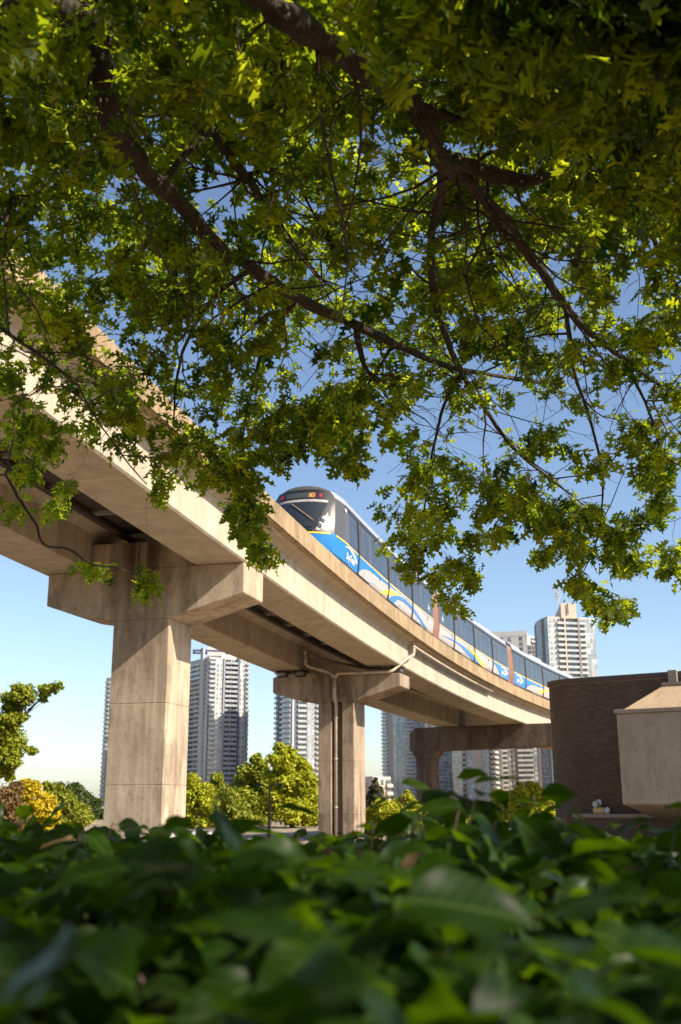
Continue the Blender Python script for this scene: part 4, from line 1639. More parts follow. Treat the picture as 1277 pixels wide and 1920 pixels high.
def tree(name, label, d, base_px, lobes, pal, size, dens, trunk_r=.16, cat='tree', group=None, skip_z=None, spread=.55, sub=30):
    """crown lobes [(px, py, radius_px)] at about d metres"""
    g = np.random.default_rng(abs(hash(label)) % 1000 if 0 else sum(map(ord, label)) % 9973)
    b = at(base_px, 1503, d)
    root = empty(name, (b.x, b.y, 0), label, cat, group)
    O = np.array([b.x, b.y, 0])
    C, r = [], []
    for px, py, rp in lobes:
        rr = rp / F * d * (1.12 if pal in ('lime', 'plane') and d > 61 else 1.0)
        c0 = np.array(at(px, py, d)) + np.array([0, g.normal() * rr * .5, 0])
        for k in range(sub):
            dv = g.normal(size=3)
            dv /= np.linalg.norm(dv)
            q = (.14 + .36 * g.random() ** 1.5) * rr
            c = c0 + dv * (rr - q * .6) * (g.random() ** .45) * 1.08 * np.array([1, 1, .9])
            if c[2] > .3:
                C.append(c)
                r.append(q)
    C, r = np.array(C), np.array(r)
    n = int(dens * 2.4)
    V, T, tone = leaf_cloud(C, r, n, size, g=g)
    keep = V.reshape(-1, 4, 3)[:, :, 2].min(1) > .05
    V = V.reshape(-1, 4, 3)[keep].reshape(-1, 3)
    tone = tone.reshape(-1, 2)[keep].ravel()
    T = (np.arange(keep.sum())[:, None, None] * 4 + TRI[None]).reshape(-1, 3)
    link('crown', np_mesh('crown', V - O, T, [CM[pal]], tone=tone), root)
    mb = MB()
    top = C[np.argmax(C[:, 2])] - O
    mid = C.mean(0) - O
    pts = [(0, 0, -.2), (mid[0] * .15, mid[1] * .15, max(.6, mid[2] * .35)), (mid[0] * .6, mid[1] * .6, mid[2] * .8), tuple(mid * .5 + top * .5), tuple(top * .95)]
    mb.tube(pts, [trunk_r, trunk_r * .82, trunk_r * .55, trunk_r * .32, trunk_r * .1], 8)
    mb.build('trunk', M['bark_far'], root, smooth=True)
    idx = g.choice(len(C), min(10, len(C)), replace=False)
    for i in idx:
        e = C[i] - O
        st = np.array(pts[2]) * g.uniform(.55, 1.0)
        if np.linalg.norm(e - st) < .3:
            continue
        m2 = MB()
        md = st * .5 + e * .5 + np.array([0, 0, .12 * np.linalg.norm(e - st)])
        m2.tube([st, md, e], [trunk_r * .26, trunk_r * .16, trunk_r * .05], 5)
        m2.build('limb', M['bark_far'], root, smooth=True)
    return root


tree('broadleaf_tree', 'bright green tree reaching into the left edge of the picture with ragged leafy arms', 60, -70,
     [(-30, 1330, 45), (-8, 1370, 44), (20, 1312, 26), (48, 1300, 24), (75, 1290, 17), (97, 1292, 14), (114, 1287, 10), (84, 1308, 10), (25, 1345, 24), (10, 1400, 30), (40, 1408, 20), (62, 1410, 10), (30, 1425, 18), (10, 1440, 22), (18, 1456, 10), (46, 1345, 10), (-50, 1440, 50), (-90, 1380, 90)], 'plane', .125, 24000, .2, sub=16)
tree('rusty_tree', 'brownish rusty tree at the lower left corner above the hedge, left of the golden tree', 68, 22,
     [(22, 1500, 28), (25, 1535, 34), (18, 1565, 40), (-20, 1540, 40), (30, 1478, 14)], 'rust', .16, 8000)
tree('golden_tree', 'golden yellow tree low at the left, between the rusty tree and the green trees', 80, 68,
     [(55, 1478, 20), (45, 1470, 10), (78, 1512, 26), (68, 1545, 34), (40, 1520, 30), (92, 1530, 16)], 'yellow', .2, 8500)
tree('green_tree', 'light green tree with yellowish tips right of the golden tree', 95, 118,
     [(100, 1482, 17), (118, 1500, 24), (105, 1535, 30), (140, 1530, 26), (150, 1550, 26), (88, 1474, 10)], 'green', .22, 8500)
tree('dark_tree', 'dusky dark green rounded tree behind the light green tree, lower left', 130, 144,
     [(137, 1484, 17), (150, 1500, 18), (146, 1525, 26), (112, 1475, 9)], 'dark', .3, 5000)
tree('dark_tree', 'dark tree with spiky top and bare twigs just left of the thick front pier', 140, 178,
     [(170, 1500, 8), (172, 1515, 14), (182, 1505, 9), (185, 1535, 20), (168, 1545, 22)], 'dark', .3, 4200)
tree('green_tree', 'bushy yellow-green tree just right of the thick front pier', 92, 372,
     [(362, 1468, 15), (360, 1495, 28), (380, 1485, 16), (385, 1520, 30), (360, 1545, 34)], 'lime', .2, 8500)
tree('green_tree', 'slim pointed green tree in front of the white and slate tower', 95, 404,
     [(407, 1458, 9), (405, 1475, 14), (410, 1500, 20), (400, 1530, 30)], 'plane', .2, 6500)
tree('green_tree', 'shaded green tree low between the slim pointed tree and the airy tree', 74, 428,
     [(425, 1490, 16), (432, 1515, 24), (440, 1545, 30)], 'green', .17, 5500)
tree('green_tree', 'airy mid-green tree left of the tall yellow-green tree', 100, 470,
     [(479, 1424, 10), (490, 1440, 14), (470, 1450, 18), (462, 1475, 22), (485, 1478, 22), (455, 1505, 28), (490, 1520, 34), (465, 1550, 34)], 'plane', .22, 10500)
tree('tall_tree', 'tall bright yellow-green tree left of the middle pier, standing higher than its neighbours', 94, 548,
     [(528, 1404, 12), (546, 1410, 10), (520, 1425, 17), (540, 1435, 22), (566, 1430, 12), (575, 1440, 10), (512, 1455, 18), (545, 1465, 30), (575, 1468, 20), (560, 1500, 36), (520, 1500, 24), (585, 1505, 18), (550, 1545, 44), (590, 1545, 24)], 'lime', .2, 19000, .25)
tree('conifer', 'small dusky conifer in front of the cream block, right of the middle pier', 190, 704,
     [(704, 1461, 3), (704, 1468, 6), (703, 1477, 9), (705, 1487, 13), (704, 1498, 16), (704, 1510, 19)], 'conifer', .34, 5200, .25)
tree('shrub', 'low yellow-green shrub right of the middle pier behind hedge shoots', 55, 715,
     [(700, 1535, 20), (725, 1520, 22), (745, 1545, 26), (690, 1555, 24)], 'lime', .13, 6500, .08, 'shrub')
tree('green_tree', 'small lime tree just left of the portal column behind tall hedge shoots', 60, 768,
     [(765, 1500, 16), (750, 1512, 16), (775, 1525, 24), (760, 1550, 26)], 'lime', .13, 6500)
tree('green_tree', 'low lime tree right of the portal column', 64, 845,
     [(840, 1510, 14), (855, 1522, 18), (835, 1540, 24), (870, 1545, 24)], 'lime', .14, 5500)
tree('round_tree', 'broad rounded yellow-green tree at the left foot of the brick building', 92, 965,
     [(970, 1486, 18), (1000, 1480, 16), (945, 1505, 22), (985, 1510, 30), (1020, 1505, 24), (920, 1525, 24), (960, 1540, 36), (1010, 1545, 36), (1040, 1525, 22)], 'lime', .18, 15000)

# ------------------------------------------------------------------ street lamp and parked cars beyond the hedge
p = at(505, 1503, 58)
lp = empty('street_lamp', (p.x, p.y, 0), 'black double-armed street lamp in front of the tall yellow-green tree', 'street lamp')
hz = zpx(1473, 58)
mb = MB()
mb.tube([(0, 0, 0), (0, 0, .5), (0, 0, .55), (0, 0, hz)], [.11, .11, .065, .05], 10)
mb.build('pole', M['black'], lp)
for sg in (-1, 1):
    mb = MB()
    mb.tube([(0, 0, hz - .12), (sg * .3, 0, hz + .0), (sg * .42, 0, hz)], .03, 6)
    mb.build('arm', M['black'], lp)
    mb = MB()
    mb.tube([(sg * .36, 0, hz - .03), (sg * .40, 0, hz + .03), (sg * .66, 0, hz + .02), (sg * .7, 0, hz - .01)], [.03, .07, .07, .03], 8)
    mb.build('lamp_head', M['black'], lp)


def parked_car(label, px, d, rz, paint):
    p = at(px, 1503, d)
    root = empty('parked_car', (p.x, p.y, 0), label, 'car', 'cars parked beyond the hedge', rz)
    prof = [(-2.2, .35), (-2.25, .62), (-2.1, .86), (-1.35, .95), (-.75, 1.38), (-.3, 1.46), (.75, 1.44), (1.5, 1.08), (2.1, .98), (2.25, .75), (2.2, .35)]
    mb = MB()
    V, Fs = [], []
    n = len(prof)
    ys = (-.86, -.80, -.62, .62, .80, .86)
    for y in ys:
        for x, z in prof:
            k = 1 if abs(y) < .85 else .985
            inset = 0 if abs(y) < .7 else (.05 if abs(y) < .83 else .14)
            V.append((x * k, y * (1 - .12 * max(0, z - .95)), z - inset * (z > .9) * .6))
    for j in range(len(ys) - 1):
        for i in range(n - 1):
            a = j * n + i
            Fs.append((a, a + 1, a + 1 + n, a + n))
    Fs.append(tuple(range(n)))
    Fs.append(tuple(reversed(range((len(ys) - 1) * n, len(ys) * n))))
    Fs += [(j * n + n - 1, j * n, (j + 1) * n, (j + 1) * n + n - 1) for j in range(len(ys) - 1)]
    mb.add(V, Fs)
    body = mb.build('body', paint, root, smooth=False)
    for xs, nm in (((-1.28, .965, -.80, 1.335), 'windscreen'), ((.82, 1.405, 1.44, 1.11), 'rear_window')):
        m2 = MB()
        x0, z0, x1, z1 = xs
        nx, nz = -(z1 - z0), (x1 - x0)
        l = math.hypot(nx, nz)
        nx, nz = nx / l * .015, nz / l * .015
        if nz < 0: nx, nz = -nx, -nz
        m2.add([(x0 + nx, -.56, z0 + nz), (x0 + nx, .56, z0 + nz), (x1 + nx, .54, z1 + nz), (x1 + nx, -.54, z1 + nz)], [(0, 1, 2, 3)])
        m2.build(nm, M['g_dark'], root)
    for sg in (-1, 1):
        for a, b in ((-1.0, -.12), (-.04, .95)):
            m2 = MB()
            m2.add([(a, sg * .872, .93), (b, sg * .872, .93), (b - .05, sg * .835, 1.30), (a + (.3 if a < -.5 else .04), sg * .835, 1.30)], [(0, 1, 2, 3)])
            m2.build('side_window', M['g_dark'], root)
        for x in (-1.4, 1.38):
            m2 = MB()
            m2.tube([(x, sg * .70, .33), (x, sg * .88, .33)], .33, 16)
            m2.tube([(x, sg * .88, .33), (x, sg * .89, .33)], .21, 12, 1)
            m2.build('wheel', [M['rubber'], M['galv']], root)
        m2 = MB()
        m2.box((-2.26, sg * .72 - .14, .62), (-2.16, sg * .72 + .14, .76))
        m2.build('headlight', M['lamp'], root)
    return root


M['car_white'] = plain('car_paint_white', (.75, .73, .70), .25, var=0)
M['car_silver'] = plain('car_paint_silver', (.45, .45, .45), .25, .5, var=0)
M['car_red'] = plain('car_paint_beige', (.50, .42, .33), .3, .3, var=0)
parked_car('white parked car just right of the foot of the thick front pier, behind the hedge', 372, 29, R(200), M['car_white'])
parked_car('silver parked car left of the thick front pier, glimpsed through the hedge', 160, 21, R(195), M['car_silver'])
parked_car('beige parked car below the black street lamp, glimpsed through the hedge', 470, 22, R(190), M['car_red'])
parked_car('white parked car at the far left below the golden tree', 66, 24, R(185), M['car_white'])


# ------------------------------------------------------------------ the oak over the camera
OAK_HALF = [(0.0, .0), (.035, .08), (.05, .15), (.21, .13), (.30, .20), (.13, .27), (.07, .33), (.16, .42), (.42, .40), (.36, .49), (.44, .57), (.20, .55),
            (.085, .60), (.14, .70), (.32, .74), (.24, .80), (.27, .88), (.12, .84), (.06, .88), (.07, .95), (0, 1.08)]


def oak_leaf(bend, fold, wscale):
    V, T = [], []
    n = len(OAK_HALF)

    def put(x, y):
        z = fold * abs(x) - bend * y * y + .03 * math.sin(7 * y + 5 * x)
        V.append((x * wscale, y, z))
        return len(V) - 1
    mids = [put(0, y) for _, y in OAK_HALF]
    for sg in (-1, 1):
        out = [mids[0]] + [put(sg * x, y) for x, y in OAK_HALF[1:-1]] + [mids[-1]]
        for i in range(n - 1):
            q = [(mids[i], out[i], out[i + 1]), (mids[i], out[i + 1], mids[i + 1])]
            for t in q:
                if len(set(t)) == 3:
                    T.append(t if sg > 0 else t[::-1])
    o = len(V)                                    # petiole
    V.extend([(-.012, -.30, .03), (.012, -.30, .03), (.012, .02, 0), (-.012, .02, 0)])
    T += [(o, o + 1, o + 2), (o, o + 2, o + 3)]
    return np.array(V), np.array(T)


OAK = [oak_leaf(.55, .4, .8), oak_leaf(.25, -.25, 1.0), oak_leaf(.7, .12, .72), oak_leaf(.10, .18, 1.0), oak_leaf(.30, .05, .9), oak_leaf(.20, .35, 1.1), oak_leaf(-.08, .12, .95), oak_leaf(.42, .25, .85)]


def frames(dirs, nrm):
    """leaf axes: y along dirs, z close to nrm"""
    y = dirs / np.linalg.norm(dirs, axis=1)[:, None]
    x = np.cross(y, nrm)
    x /= np.linalg.norm(x, axis=1)[:, None] + 1e-9
    z = np.cross(x, y)
    return np.stack([x, y, z], 2)


def scatter(tmpl, P, Rm, s, tone, off=0):
    Vt, Tt = tmpl
    V = np.einsum('nij,vj->nvi', Rm, Vt) * s[:, None, None] + P[:, None, :]
    T = Tt[None] + (np.arange(len(P)) * len(Vt))[:, None, None] + off
    return V.reshape(-1, 3), T.reshape(-1, 3), np.repeat(tone, len(Tt)), np.tile(Vt, (len(P), 1))


M['oak_leaf'] = leaf_mat('oak_leaf', (.008, .029, .003), (.040, .072, .005), (.06, .16, .003), (.76, .84, .02), .56, .5, .22, veins=.6)
M['oak_bark'] = bark_mat('oak_bark', (.012, .008, .006), (.052, .034, .023), 11)
M['twig'] = plain('oak_twig', (.045, .026, .018), .8, var=.3, vscale=20)

LIMBS = [   # (px, py, distance, width in px)
    [(200, -160, 3.9, 58), (186, -40, 4.0, 58), (188, 70, 4.1, 54), (196, 160, 4.2, 52), (216, 240, 4.4, 47), (270, 312, 4.7, 40), (330, 375, 5.0, 36), (400, 450, 5.4, 32), (470, 505, 5.8, 28), (560, 560, 6.3, 25), (650, 602, 6.8, 22), (740, 645, 7.2, 17), (830, 684, 7.7, 12), (930, 705, 8.1, 9), (1060, 722, 8.5, 5)],
    [(380, -120, 3.0, 64), (490, -10, 3.2, 62), (545, 42, 3.4, 58), (620, 88, 3.6, 54), (690, 137, 3.8, 50), (760, 182, 4.1, 46), (800, 230, 4.3, 43), (830, 300, 4.6, 40), (880, 346, 4.9, 32), (930, 396, 5.2, 27), (980, 460, 5.6, 23), (1010, 502, 5.9, 20), (1060, 572, 6.4, 17), (1110, 625, 6.9, 14), (1170, 672, 7.3, 11), (1240, 725, 7.8, 6)],
    [(832, 296, 4.62, 36), (885, 312, 4.8, 34), (945, 332, 4.9, 35), (1000, 338, 5.0, 28), (1040, 322, 5.2, 12), (1090, 318, 5.5, 6)],
    [(758, 190, 4.12, 24), (850, 222, 4.4, 22), (960, 258, 4.7, 19), (1040, 290, 5.0, 16), (1112, 318, 5.3, 12), (1210, 345, 5.7, 6)],
    [(300, 345, 4.9, 14), (395, 245, 5.2, 14), (410, 265, 5.3, 20), (452, 322, 5.5, 22), (490, 372, 5.8, 18), (530, 432, 6.2, 14), (575, 492, 6.6, 9), (610, 530, 6.9, 5)],
    [(458, 332, 5.55, 14), (480, 322, 5.6, 12), (520, 318, 5.7, 10), (572, 330, 6.0, 6)],
    [(828, 300, 4.62, 26), (825, 380, 5.2, 20), (806, 460, 5.8, 19), (816, 560, 6.5, 17), (840, 640, 7.0, 14), (866, 702, 7.4, 11), (920, 782, 8.0, 9), (970, 848, 8.4, 7), (1050, 912, 8.9, 5), (1095, 948, 9.1, 3)],
    [(864, 698, 7.38, 9), (832, 762, 7.9, 7), (815, 830, 8.3, 6), (802, 900, 8.6, 5), (795, 960, 8.9, 3)],
    [(668, 612, 6.9, 14), (682, 680, 7.2, 12), (720, 736, 7.6, 7), (738, 765, 7.7, 3)],
    [(-60, 560, 4.5, 8), (0, 614, 4.6, 8), (70, 662, 4.8, 7), (112, 694, 4.9, 6), (146, 722, 5.0, 5), (158, 745, 5.05, 5), (192, 802, 5.3, 4), (240, 868, 5.5, 3), (275, 908, 5.6, 2.5)],
    [(-40, 830, 3.9, 8), (10, 890, 4.1, 7), (40, 942, 4.2, 7), (68, 985, 4.3, 6), (84, 1022, 4.4, 5), (130, 1030, 4.5, 4.5), (170, 1058, 4.6, 4), (214, 1064, 4.7, 3), (256, 1076, 4.8, 2.5)],
    [(-80, 60, 3.3, 60), (40, 12, 3.5, 60), (130, 18, 3.7, 54), (190, 44, 4.05, 46)],
    [(-60, 400, 5.0, 12), (30, 372, 5.2, 9), (75, 365, 5.4, 6)],
    [(1130, 300, 5.0, 14), (1215, 425, 5.8, 11), (1240, 485, 6.1, 10), (1290, 570, 6.6, 7)],
    [(470, 506, 5.8, 12), (400, 560, 6.2, 9), (350, 640, 6.8, 7), (330, 720, 7.3, 5), (325, 800, 7.8, 3)],
    [(560, 560, 6.3, 9), (500, 640, 6.9, 7), (470, 740, 7.6, 5), (455, 850, 8.2, 4), (480, 960, 8.7, 2.5)],
    [(1060, 572, 6.4, 10), (1075, 690, 7.2, 8), (1110, 800, 7.9, 6), (1130, 900, 8.4, 5), (1120, 1010, 8.8, 3), (1090, 1080, 9.0, 2)],
    [(1170, 672, 7.3, 8), (1220, 780, 7.8, 6), (1240, 880, 8.2, 4), (1230, 980, 8.6, 2.5)],
    [(740, 645, 7.2, 8), (690, 720, 7.7, 6), (640, 790, 8.1, 4), (650, 850, 8.4, 2.5)],
]
TRUNK = Vector((-.9, -1.7, 0))
oak = empty('oak_tree', TRUNK, 'large oak spreading lobed green leaves and dark limbs over the top of the view', 'tree')
OAK0 = np.array(TRUNK)
lim3 = []
for L_ in LIMBS:
    pts = [at(x, y, d) for x, y, d, w in L_]
    rad = [w / F * d / 2 * .88 for x, y, d, w in L_]
    lim3.append((pts, rad))
head = TRUNK + Vector((.15, .2, 3.0))
for i in (0, 1, 11):
    pts, rad = lim3[i]
    lead = [head, head.lerp(pts[0], .35) + Vector((0, 0, .35)), head.lerp(pts[0], .7) + Vector((0, 0, .25))]
    lim3[i] = (lead + pts, [.17, .14, .125] + rad)
rootlimbs = {9: Vector((-3.6, 2.2, 5.0)), 10: Vector((-3.4, 2.0, 4.4)), 12: Vector((-3.6, 2.2, 5.0))}
big = [head + Vector((-.1, 0, .1)), Vector((-2.2, .2, 4.4)), Vector((-3.6, 2.2, 5.0)), Vector((-4.4, 4.2, 5.6)), Vector((-5, 6, 5.8))]
lim3.append((big, [.13, .10, .07, .05, .03]))
for i, v in rootlimbs.items():
    pts, rad = lim3[i]
    lim3[i] = ([v, v.lerp(pts[0], .5) + Vector((0, 0, .1))] + pts, [rad[0] * 1.3, rad[0] * 1.15] + rad)
# limbs over and behind the camera that carry the shading crown
for tgt, r0 in (((2.6, -2.2, 5.4), .12), ((4.6, .2, 5.6), .12), ((1.5, -4.6, 5.2), .1), ((5.8, -3.4, 5.6), .09), ((-3.6, -3.4, 5.0), .1), ((2.2, 1.4, 5.9), .1), ((5.2, 2.6, 5.3), .07)):
    t = Vector(tgt)
    lim3.append(([head, head.lerp(t, .33) + Vector((0, 0, .5)), head.lerp(t, .7) + Vector((.1, .1, .35)), t], [r0 * 1.2, r0, r0 * .7, r0 * .3]))
mb = MB()
mb.tube([TRUNK + Vector((0, 0, -.2)), TRUNK + Vector((0, 0, .25)), TRUNK + Vector((.04, .05, 1.2)), TRUNK + Vector((.1, .12, 2.3)), head], [.38, .29, .25, .24, .22], 14)
mb.build('trunk', M['oak_bark'], oak, TRUNK, smooth=True)


def catmull(pts, rad, m=4):
    P = [np.array(p) for p in pts]
    out, ro = [], []
    for i in range(len(P) - 1):
        p0, p1, p2, p3 = P[max(i - 1, 0)], P[i], P[i + 1], P[min(i + 2, len(P) - 1)]
        for k in range(m):
            t = k / m
            out.append(.5 * (2 * p1 + (p2 - p0) * t + (2 * p0 - 5 * p1 + 4 * p2 - p3) * t * t + (3 * p1 - p0 - 3 * p2 + p3) * t ** 3))
            ro.append(rad[i] * (1 - t) + rad[i + 1] * t)
    out.append(P[-1])
    ro.append(rad[-1])
    return out, ro


nodes, nrad = [], []
for pts, rad in lim3:
    c, r = catmull(pts, rad)
    j = [p + rng.normal(size=3) * rr * .16 for p, rr in zip(c, r)]
    r = [rr * (1 + .10 * rng.normal()) for rr in r]
    mb = MB()
    mb.tube(j, r, 10 if max(r) > .03 else 7)
    mb.build('limb', M['oak_bark'], oak, TRUNK, smooth=True)
    nodes += j
    nrad += r
nodes = [np.array(n) for n in nodes]
# slender side branches, kinked at every bud
cand = []
for i, (p, r) in enumerate(zip(nodes, nrad)):
    v = Vector(p) - EYE
    dp = v.dot(FWD)
    if r < .06 and dp > 3 and 0 < 638.5 + F * v.dot(RT) / dp < 1277 and 0 < 960 - F * v.dot(UP) / dp < 1150:
        cand.append(i)
for i in rng.choice(cand, 230):
    p = np.array(nodes[i])
    d = rng.normal(size=3) * np.array([1, .8, .55]) + np.array([0, .25, -.25])
    d /= np.linalg.norm(d)
    r = min(nrad[i] * .7, rng.uniform(.0045, .010))
    n_ = rng.integers(5, 9)
    pts, rr = [p], [r]
    for k in range(n_):
        d = d + rng.normal(size=3) * .30 + np.array([0, 0, -.03])
        d /= np.linalg.norm(d)
        p = p + d * rng.uniform(.10, .22)
        pts.append(p)
        rr.append(max(.0018, r * (1 - (k + 1) / (n_ + .5))))
    low = False                                       # none dangle below the fringe of the crown
    for q in pts:
        v = Vector(q) - EYE
        dp = max(.5, v.dot(FWD))
        x_, y_ = 638.5 + F * v.dot(RT) / dp, 960 - F * v.dot(UP) / dp
        low = low or y_ > np.interp(x_, [0, 300, 460, 520, 700, 740, 1277], [900, 860, 960, 810, 820, 990, 990])
    if low:
        continue
    mb = MB()
    mb.tube(pts, rr, 5)
    for k in range(2, n_):                            # bare spurs
        e = rng.normal(size=3)
        e /= np.linalg.norm(e)
        mb.tube([pts[k], pts[k] + (e + d * .6) * .05, pts[k] + (e + d * .9) * rng.uniform(.07, .14)], [max(.0016, rr[k] * .55), .0015, .001], 4)
    mb.build('branch', M['twig'], oak, TRUNK, fix=False, smooth=True)
    nodes += pts[1:]
    nrad += rr[1:]

# where the leaf sprays hang: (photo x, y, count, spread) for the drooping fringe, plus the broad canopy
FRINGE = [(30, 800, 12, 40), (20, 720, 10, 40), (45, 880, 5, 30), (110, 925, 4, 16), (15, 960, 3, 14), (95, 960, 4, 12), (176, 1068, 4, 12), (262, 1098, 6, 12), (150, 1060, 1, 6),
          (120, 600, 12, 36), (100, 820, 4, 24), (240, 770, 12, 36), (230, 830, 3, 16), (295, 920, 3, 10), (330, 850, 10, 34), (400, 830, 14, 34), (380, 900, 7, 26), (440, 880, 12, 30),
          (440, 950, 8, 22), (478, 960, 8, 16), (474, 1010, 8, 15), (500, 1040, 6, 11), (512, 1062, 2, 6), (450, 990, 4, 12), (520, 855, 9, 22), (555, 815, 12, 30), (540, 760, 16, 40), (470, 905, 6, 18),
          (600, 780, 10, 36), (640, 800, 9, 30), (640, 850, 6, 20), (665, 870, 4, 12), (610, 840, 4, 16), (680, 760, 12, 36), (700, 820, 6, 28), (660, 890, 1, 8),
          (752, 985, 6, 26), (738, 1012, 4, 14), (768, 940, 8, 30), (790, 1030, 6, 24), (768, 1068, 4, 12), (825, 1060, 6, 22), (855, 1078, 5, 18), (882, 1070, 4, 16), (820, 1108, 2, 10), (850, 1128, 3, 9), (870, 1146, 1, 5),
          (805, 980, 7, 30), (850, 1000, 5, 26), (785, 890, 9, 34), (830, 880, 7, 30), (850, 930, 6, 26), (900, 960, 4, 18), (910, 1010, 3, 14), (880, 900, 4, 20),
          (930, 900, 8, 26), (950, 950, 9, 24), (940, 1000, 5, 16), (1000, 950, 9, 26), (1020, 1000, 9, 22), (990, 900, 6, 24), (1050, 960, 8, 22), (1010, 1045, 5, 12), (1060, 1010, 7, 18), (1100, 970, 8, 24), (1090, 1030, 8, 20),
          (1140, 1000, 8, 22), (1150, 1050, 8, 18), (1180, 1000, 7, 20), (1200, 1050, 8, 18), (1240, 1040, 6, 16), (1262, 1060, 5, 12), (1190, 970, 5, 18), (1090, 1095, 6, 16), (1120, 1120, 8, 18), (1155, 1140, 6, 13), (1135, 1150, 4, 9), (1175, 1130, 3, 8), (1070, 1100, 2, 8),
          (1230, 900, 8, 26), (1250, 950, 6, 18), (1210, 860, 8, 28), (1260, 840, 8, 28), (1180, 830, 6, 26), (1120, 860, 4, 22), (1060, 860, 4, 26), (1010, 820, 5, 28), (960, 850, 5, 26)]
SKYHOLES = [(705, 255, 34), (690, 215, 22), (400, 335, 34), (440, 380, 34), (455, 402, 20), (140, 215, 14), (840, 275, 24), (735, 300, 16), (1030, 492, 22), (950, 505, 26), (700, 500, 20), (770, 470, 18), (20, 370, 22), (60, 420, 24), (1180, 560, 22), (545, 655, 20), (740, 560, 16), (560, 700, 24), (590, 880, 40), (690, 900, 20), (960, 790, 30), (1000, 750, 24), (1085, 800, 30), (1150, 880, 20), (880, 830, 22), (650, 700, 18), (770, 780, 20), (905, 690, 14)]


def depth_at(x, y):
    return 3.9 + 4.9 * min(1, max(0, y / 1000)) ** 1.05 - 1.1 * max(0, (x - 750) / 527) * max(0, 1 - y / 600)


def density(x, y):
    if y < 560:
        d = 1.0
    elif y < 760:
        d = 1 - .45 * (y - 560) / 200
    else:
        d = max(0, .55 - .55 * (y - 760) / 90)
    if x < 230 and y > 480:
        d *= .55 if y > 560 else .8
    for hx, hy, hr in SKYHOLES:
        if (x - hx) ** 2 + (y - hy) ** 2 < (hr * 1.25) ** 2:
            d *= .04
    if x > 850 and y < 520:
        d *= 2.2
    return d


LP = []
for pts, rad in lim3[:13]:
    for (p, r) in zip(*catmull(pts, rad)):
        v = Vector(p) - EYE
        dp = v.dot(FWD)
        if dp > 1 and r * F / dp > 5:
            LP.append((638.5 + F * v.dot(RT) / dp, 960 - F * v.dot(UP) / dp, dp, r * F / dp))
LP = np.array(LP)


def clear_limb(x, y, d):
    """sprays grow above the big limbs, not below them"""
    q = np.hypot(LP[:, 0] - x, LP[:, 1] - y)
    j = q.argmin()
    if q[j] < LP[j, 3] + 24 and rng.random() < .9 and d < LP[j, 2] + .25:
        return LP[j, 2] + rng.uniform(.3, 1.1)
    return d


cl = []
for x, y, n, sp in FRINGE:
    for k in range(n):
        px, py = rng.normal(x, sp * .8), rng.normal(y, sp * .7)
        cl.append((px, py, depth_at(x, y) + rng.normal() * .45))
tries = 0
n_broad = 0
while n_broad < 2850 and tries < 60000:
    tries += 1
    px, py = rng.uniform(-330, 1640), rng.uniform(-110, 850)
    if rng.random() * 1.4 > density(px, py):
        continue
    dd = depth_at(px, py) + rng.normal() * .55 + rng.uniform(-.5, 1.5) * (1 if py < 600 else .6)
    cl.append((px, py, clear_limb(px, py, max(3.0, dd))))
    n_broad += 1
CL = np.array([tuple(at(*c)) for c in cl])
n_view = len(CL)
# the rest of the crown: overhead, right and behind, out of the picture, shading the hedge
extra = []
while len(extra) < 480:
    c = np.array([rng.uniform(-4, 7.5), rng.uniform(-6, 4.2), rng.uniform(4.3, 7.2)])
    e = ((c - np.array([2.6, -.6, 5.5])) / np.array([5.2, 4.9, 1.7]))
    if (e ** 2).sum() > 1:
        continue
    r_ = Vector(c) - EYE
    dpt = r_.dot(FWD)
    if dpt > .3:
        px, py = 638.5 + F * r_.dot(RT) / dpt, 960 - F * r_.dot(UP) / dpt
        if -20 < px < 1300 and py > -20:
            continue
    extra.append(c)
CL = np.concatenate([CL, np.array(extra)])

# grow twigs: each spray joins the nearest wood already there
N = np.array(nodes)
NR = np.array(nrad)
order = np.argsort([np.min(((N - c) ** 2).sum(1)) for c in CL])
Nl = np.empty((len(N) + 3 * len(CL) + 10, 3))
Nl[:len(N)] = N
Rl = np.empty(len(Nl))
Rl[:len(N)] = NR
cnt = len(N)
twigs = MB()
vis_twigs = []
tipdir = np.zeros((len(CL), 3))
for ii in order:
    c = CL[ii]
    d2 = ((Nl[:cnt] - c) ** 2).sum(1)
    j = d2.argmin()
    a = Nl[j]
    ln = math.sqrt(d2[j])
    r0 = min(max(.003, .0045 + .005 * ln), Rl[j] * .8, .013)
    md = (a + c) / 2 + rng.normal(size=3) * ln * .09 + np.array([0, 0, .08 * ln])
    m1 = a * .72 + c * .28 + rng.normal(size=3) * ln * .05 + np.array([0, 0, .06 * ln])
    if ln > .04:
        (twigs).tube([a, m1, md, c], [r0, r0 * .85, r0 * .7, .0014], 4, cap=False)
    for q, rr in ((m1, r0 * .85), (md, r0 * .7), (c, .0016)):
        Nl[cnt] = q
        Rl[cnt] = rr
        cnt += 1
    v = c - md
    tipdir[ii] = v / (np.linalg.norm(v) + 1e-9)
tag(twigs.build('twigs', M['twig'], oak, TRUNK, fix=False, smooth=True), kind='stuff')

